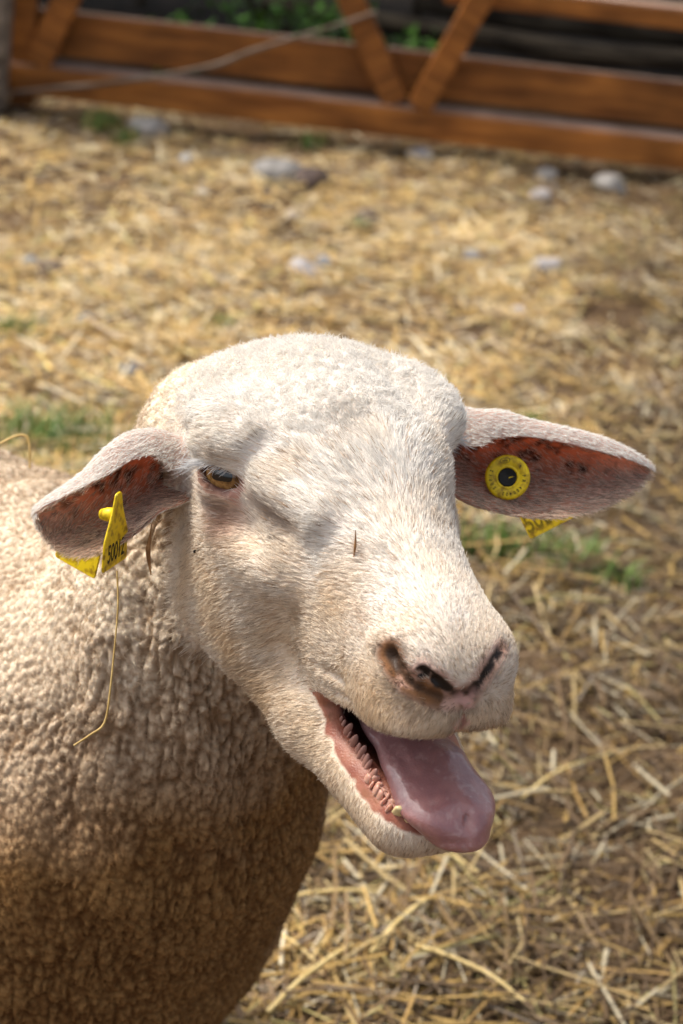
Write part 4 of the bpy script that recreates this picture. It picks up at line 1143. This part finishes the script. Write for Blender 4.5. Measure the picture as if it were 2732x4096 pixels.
# ---------------------------------------------------------------- grass and undergrowth
m_grass = attr_mat('grass_blade', .55, .3)
def grass_mesh(seed, n, hgt, spread):
    g = np.random.default_rng(seed); Vv, q, cc = [], [], []
    for i in range(n):
        b = g.normal(0, spread, 2); a = g.uniform(0, math.tau); h = hgt * g.uniform(.5, 1.1); w = g.uniform(.0015, .0032); ln = g.uniform(.2, .9) * h
        k = 4; base = len(Vv)
        for j in range(k):
            t = j / (k - 1); c = np.array([b[0] + math.cos(a) * ln * t * t, b[1] + math.sin(a) * ln * t * t, h * (t - .25 * t * t)])
            s = np.array([-math.sin(a), math.cos(a), 0]) * w * (1 - .85 * t); Vv += [c - s, c + s]
        for j in range(k - 1): q.append((base + 2 * j, base + 2 * j + 1, base + 2 * j + 3, base + 2 * j + 2))
        col_ = np.array([.055, .125, .022]) * g.uniform(.6, 1.6) + np.array([.05, .03, 0]) * g.random(); cc += [col_] * (2 * k)
    me = mesh_from('grass_tuft', np.array(Vv), np.array(q)); set_col(me, np.array(cc)); me.materials.append(m_grass); return me
TUFTS = [(-.469, 2.664, 1.3, 'big green grass tuft behind the back of the sheep at left edge'), (-.400, 2.70, 1.2, 'green grass tuft behind the sheep, second from the left edge'), (-.565, 3.049, .9, 'grass tuft at the left edge above the other tufts'),
 (-.330, 2.60, 1.1, 'green grass tuft right above the ear at left'), (.204, 2.464, .8, 'grass tuft below the ear at right, left of two neighbours'), (.262, 2.47, .8, 'grass tuft straight below the tip of the yellow flag at right'),
 (.320, 2.443, .8, 'grass tuft at right below the ear tip'), (-.247, 3.223, .5, 'tiny grass tuft in the straw left of the head'), (.376, 2.40, .7, 'grass tuft furthest to the right below the ear'),
 (-.649, 4.50, .8, 'grass tuft by the fallen branch at left'), (-.171, 4.55, .6, 'small bright weed at the foot of the fence'), (.277, 2.96, .6, 'small grass tuft above the ear at right'), (-.03, 3.90, .35, 'tiny grass tuft below the purplish clod'), (-.58, 4.40, .6, 'grass tuft in front of the broad flat stone at left')]
for i, (x, y, sc, lb) in enumerate(TUFTS):
    me = grass_mesh(50 + i, int(95 * sc + 20), .050 * sc + .015, .030 * sc)
    z = float(ground_z(np.array([[x, y, 0.]]))[0])
    link('grass_tuft', me, label=lb, cat='grass', group='grass tufts growing through the straw', loc=(x, y, z))
m_leaf = attr_mat('leaf', .5, .35)
def leaf_cloud(seed, n, box, size, dark, light, ground_hug=False):
    """pointed leaf blades scattered through an uneven volume"""
    g = np.random.default_rng(seed)
    P = g.uniform(-1, 1, (n * 3, 3)); r = np.linalg.norm(P, axis=1)
    nz = fbm(P + seed * 3.1, 2.2, 2, seed)
    P = P[(r < .55 + .7 * nz)][:n] * np.array(box); n = len(P)
    L = g.uniform(.6, 1.2, n) * size; W = L * g.uniform(.35, .5, n)
    d = unit(g.normal(0, 1, (n, 3)) + np.array([0, -.3, -.2])); s = unit(np.cross(d, g.normal(0, 1, (n, 3)))); up = np.cross(d, s)
    Vv = np.stack([P, P + d * (L * .45)[:, None] + s * (W / 2)[:, None] + up * (L * .06)[:, None], P + d * L[:, None], P + d * (L * .45)[:, None] - s * (W / 2)[:, None] + up * (L * .06)[:, None]], 1)
    me = mesh_from('foliage', Vv.reshape(-1, 3), np.arange(n * 4).reshape(n, 4))
    c = lerp(dark, light, g.random(n)); set_col(me, np.repeat(c, 4, axis=0)); me.materials.append(m_leaf); return me
def shrub(name, pos, box, n, size, seed, label, group, dark=(.012, .030, .008), light=(.05, .11, .022), base=0.0):
    r = empty(name, Matrix.Translation(pos), label, 'shrub', group)
    part('foliage', leaf_cloud(seed, n, box, size, dark, light), r, Matrix.Translation((0, 0, base + box[2] * .95)))
    st = [(0, 0, 0), (.03 * math.sin(seed), .02, base + box[2] * .5), (-.03, 0, base + box[2] * 1.2)]
    o = tube('stem', st, [.02, .016, .008], m_bark, 7); o.parent = r
    return r
HG = 'shrubs added behind the fence for shade'  # added shrubs: canopy raised out of view to shade the ground behind
for i, (x, lb) in enumerate(((-2.35, 'furthest left of all the shrubs added for shade behind the fence'), (-1.55, 'leafy shrub added for shade behind the grey post at left'), (-.75, 'leafy shrub added for shade behind the left half of the fence'), (.05, 'leafy shrub added for shade behind the middle of the fence'), (.85, 'leafy shrub added for shade behind the right half of the fence'), (1.65, 'rightmost leafy shrub added for shade behind the fence'))):
    shrub('shade_shrub', (x, 5.85 + .1 * (i % 2), -.05), (.78, .82, .75), 9000, .085, 200 + i, lb, HG, base=.52)
for i, (x, y, sc, lb) in enumerate(((-.24, 5.0, .13, 'low bright leafy weed behind the fence left of the braces'), (-.53, 4.93, .09, 'low green weed behind the rail at left'), (-.14, 5.05, .12, 'low green weed behind the left brace'), (.05, 5.0, .10, 'low green weed between the two braces'), (-.36, 5.2, .15, 'low dark weed in the undergrowth at left'))):
    shrub('weed', (x, y, .02), (sc * 1.2, sc, sc), 150, .040, 300 + i, lb, 'weeds behind the fence', (.03, .08, .012), (.10, .24, .03))
tick('plants')

# ---------------------------------------------------------------- a few stalks that stand out of the litter
STALKS = [((.02, 1.47), 1.0, .13, .0050, 'thick pale yellow stalk in the straw below the chin'), ((.10, 1.56), 1.05, .11, .0050, 'bright yellow upright stalk below the tongue'), ((.125, 1.70), -.5, .12, .0042, 'pale stalk lying below the muzzle at right'),
          ((.02, 1.60), .35, .12, .0042, 'golden stalk lying level under the chin'), ((-.005, 1.52), -.75, .10, .0036, 'pale stalk slanting down beside the chest'), ((.26, 1.86), .9, .11, .0034, 'thin slanting stalk at the right edge'), ((.165, 1.50), -.6, .12, .0036, 'grey thin stalk slanting below the yellow upright stalk')]
m_st = noise_mat('pale_stalk', (.60, .44, .17), (.78, .62, .30), 60, .45, bstr=.3, bdist=.002)
for (x, y), a, L, w, lb in STALKS:
    z = float(ground_z(np.array([[x, y, 0.]]))[0]) + .028
    dx, dy = math.cos(a) * L / 2, math.sin(a) * L / 2
    tube('straw_stalk', [(x - dx, y - dy, z - .006), (x - dx * .3, y - dy * .3, z + .002), (x + dx * .4, y + dy * .35, z + .003), (x + dx, y + dy, z - .004)], [w * .5, w * .46, w * .44, w * .38], m_st, 7, label=lb, cat='straw', group='stalks standing out of the straw litter')
tick('all')
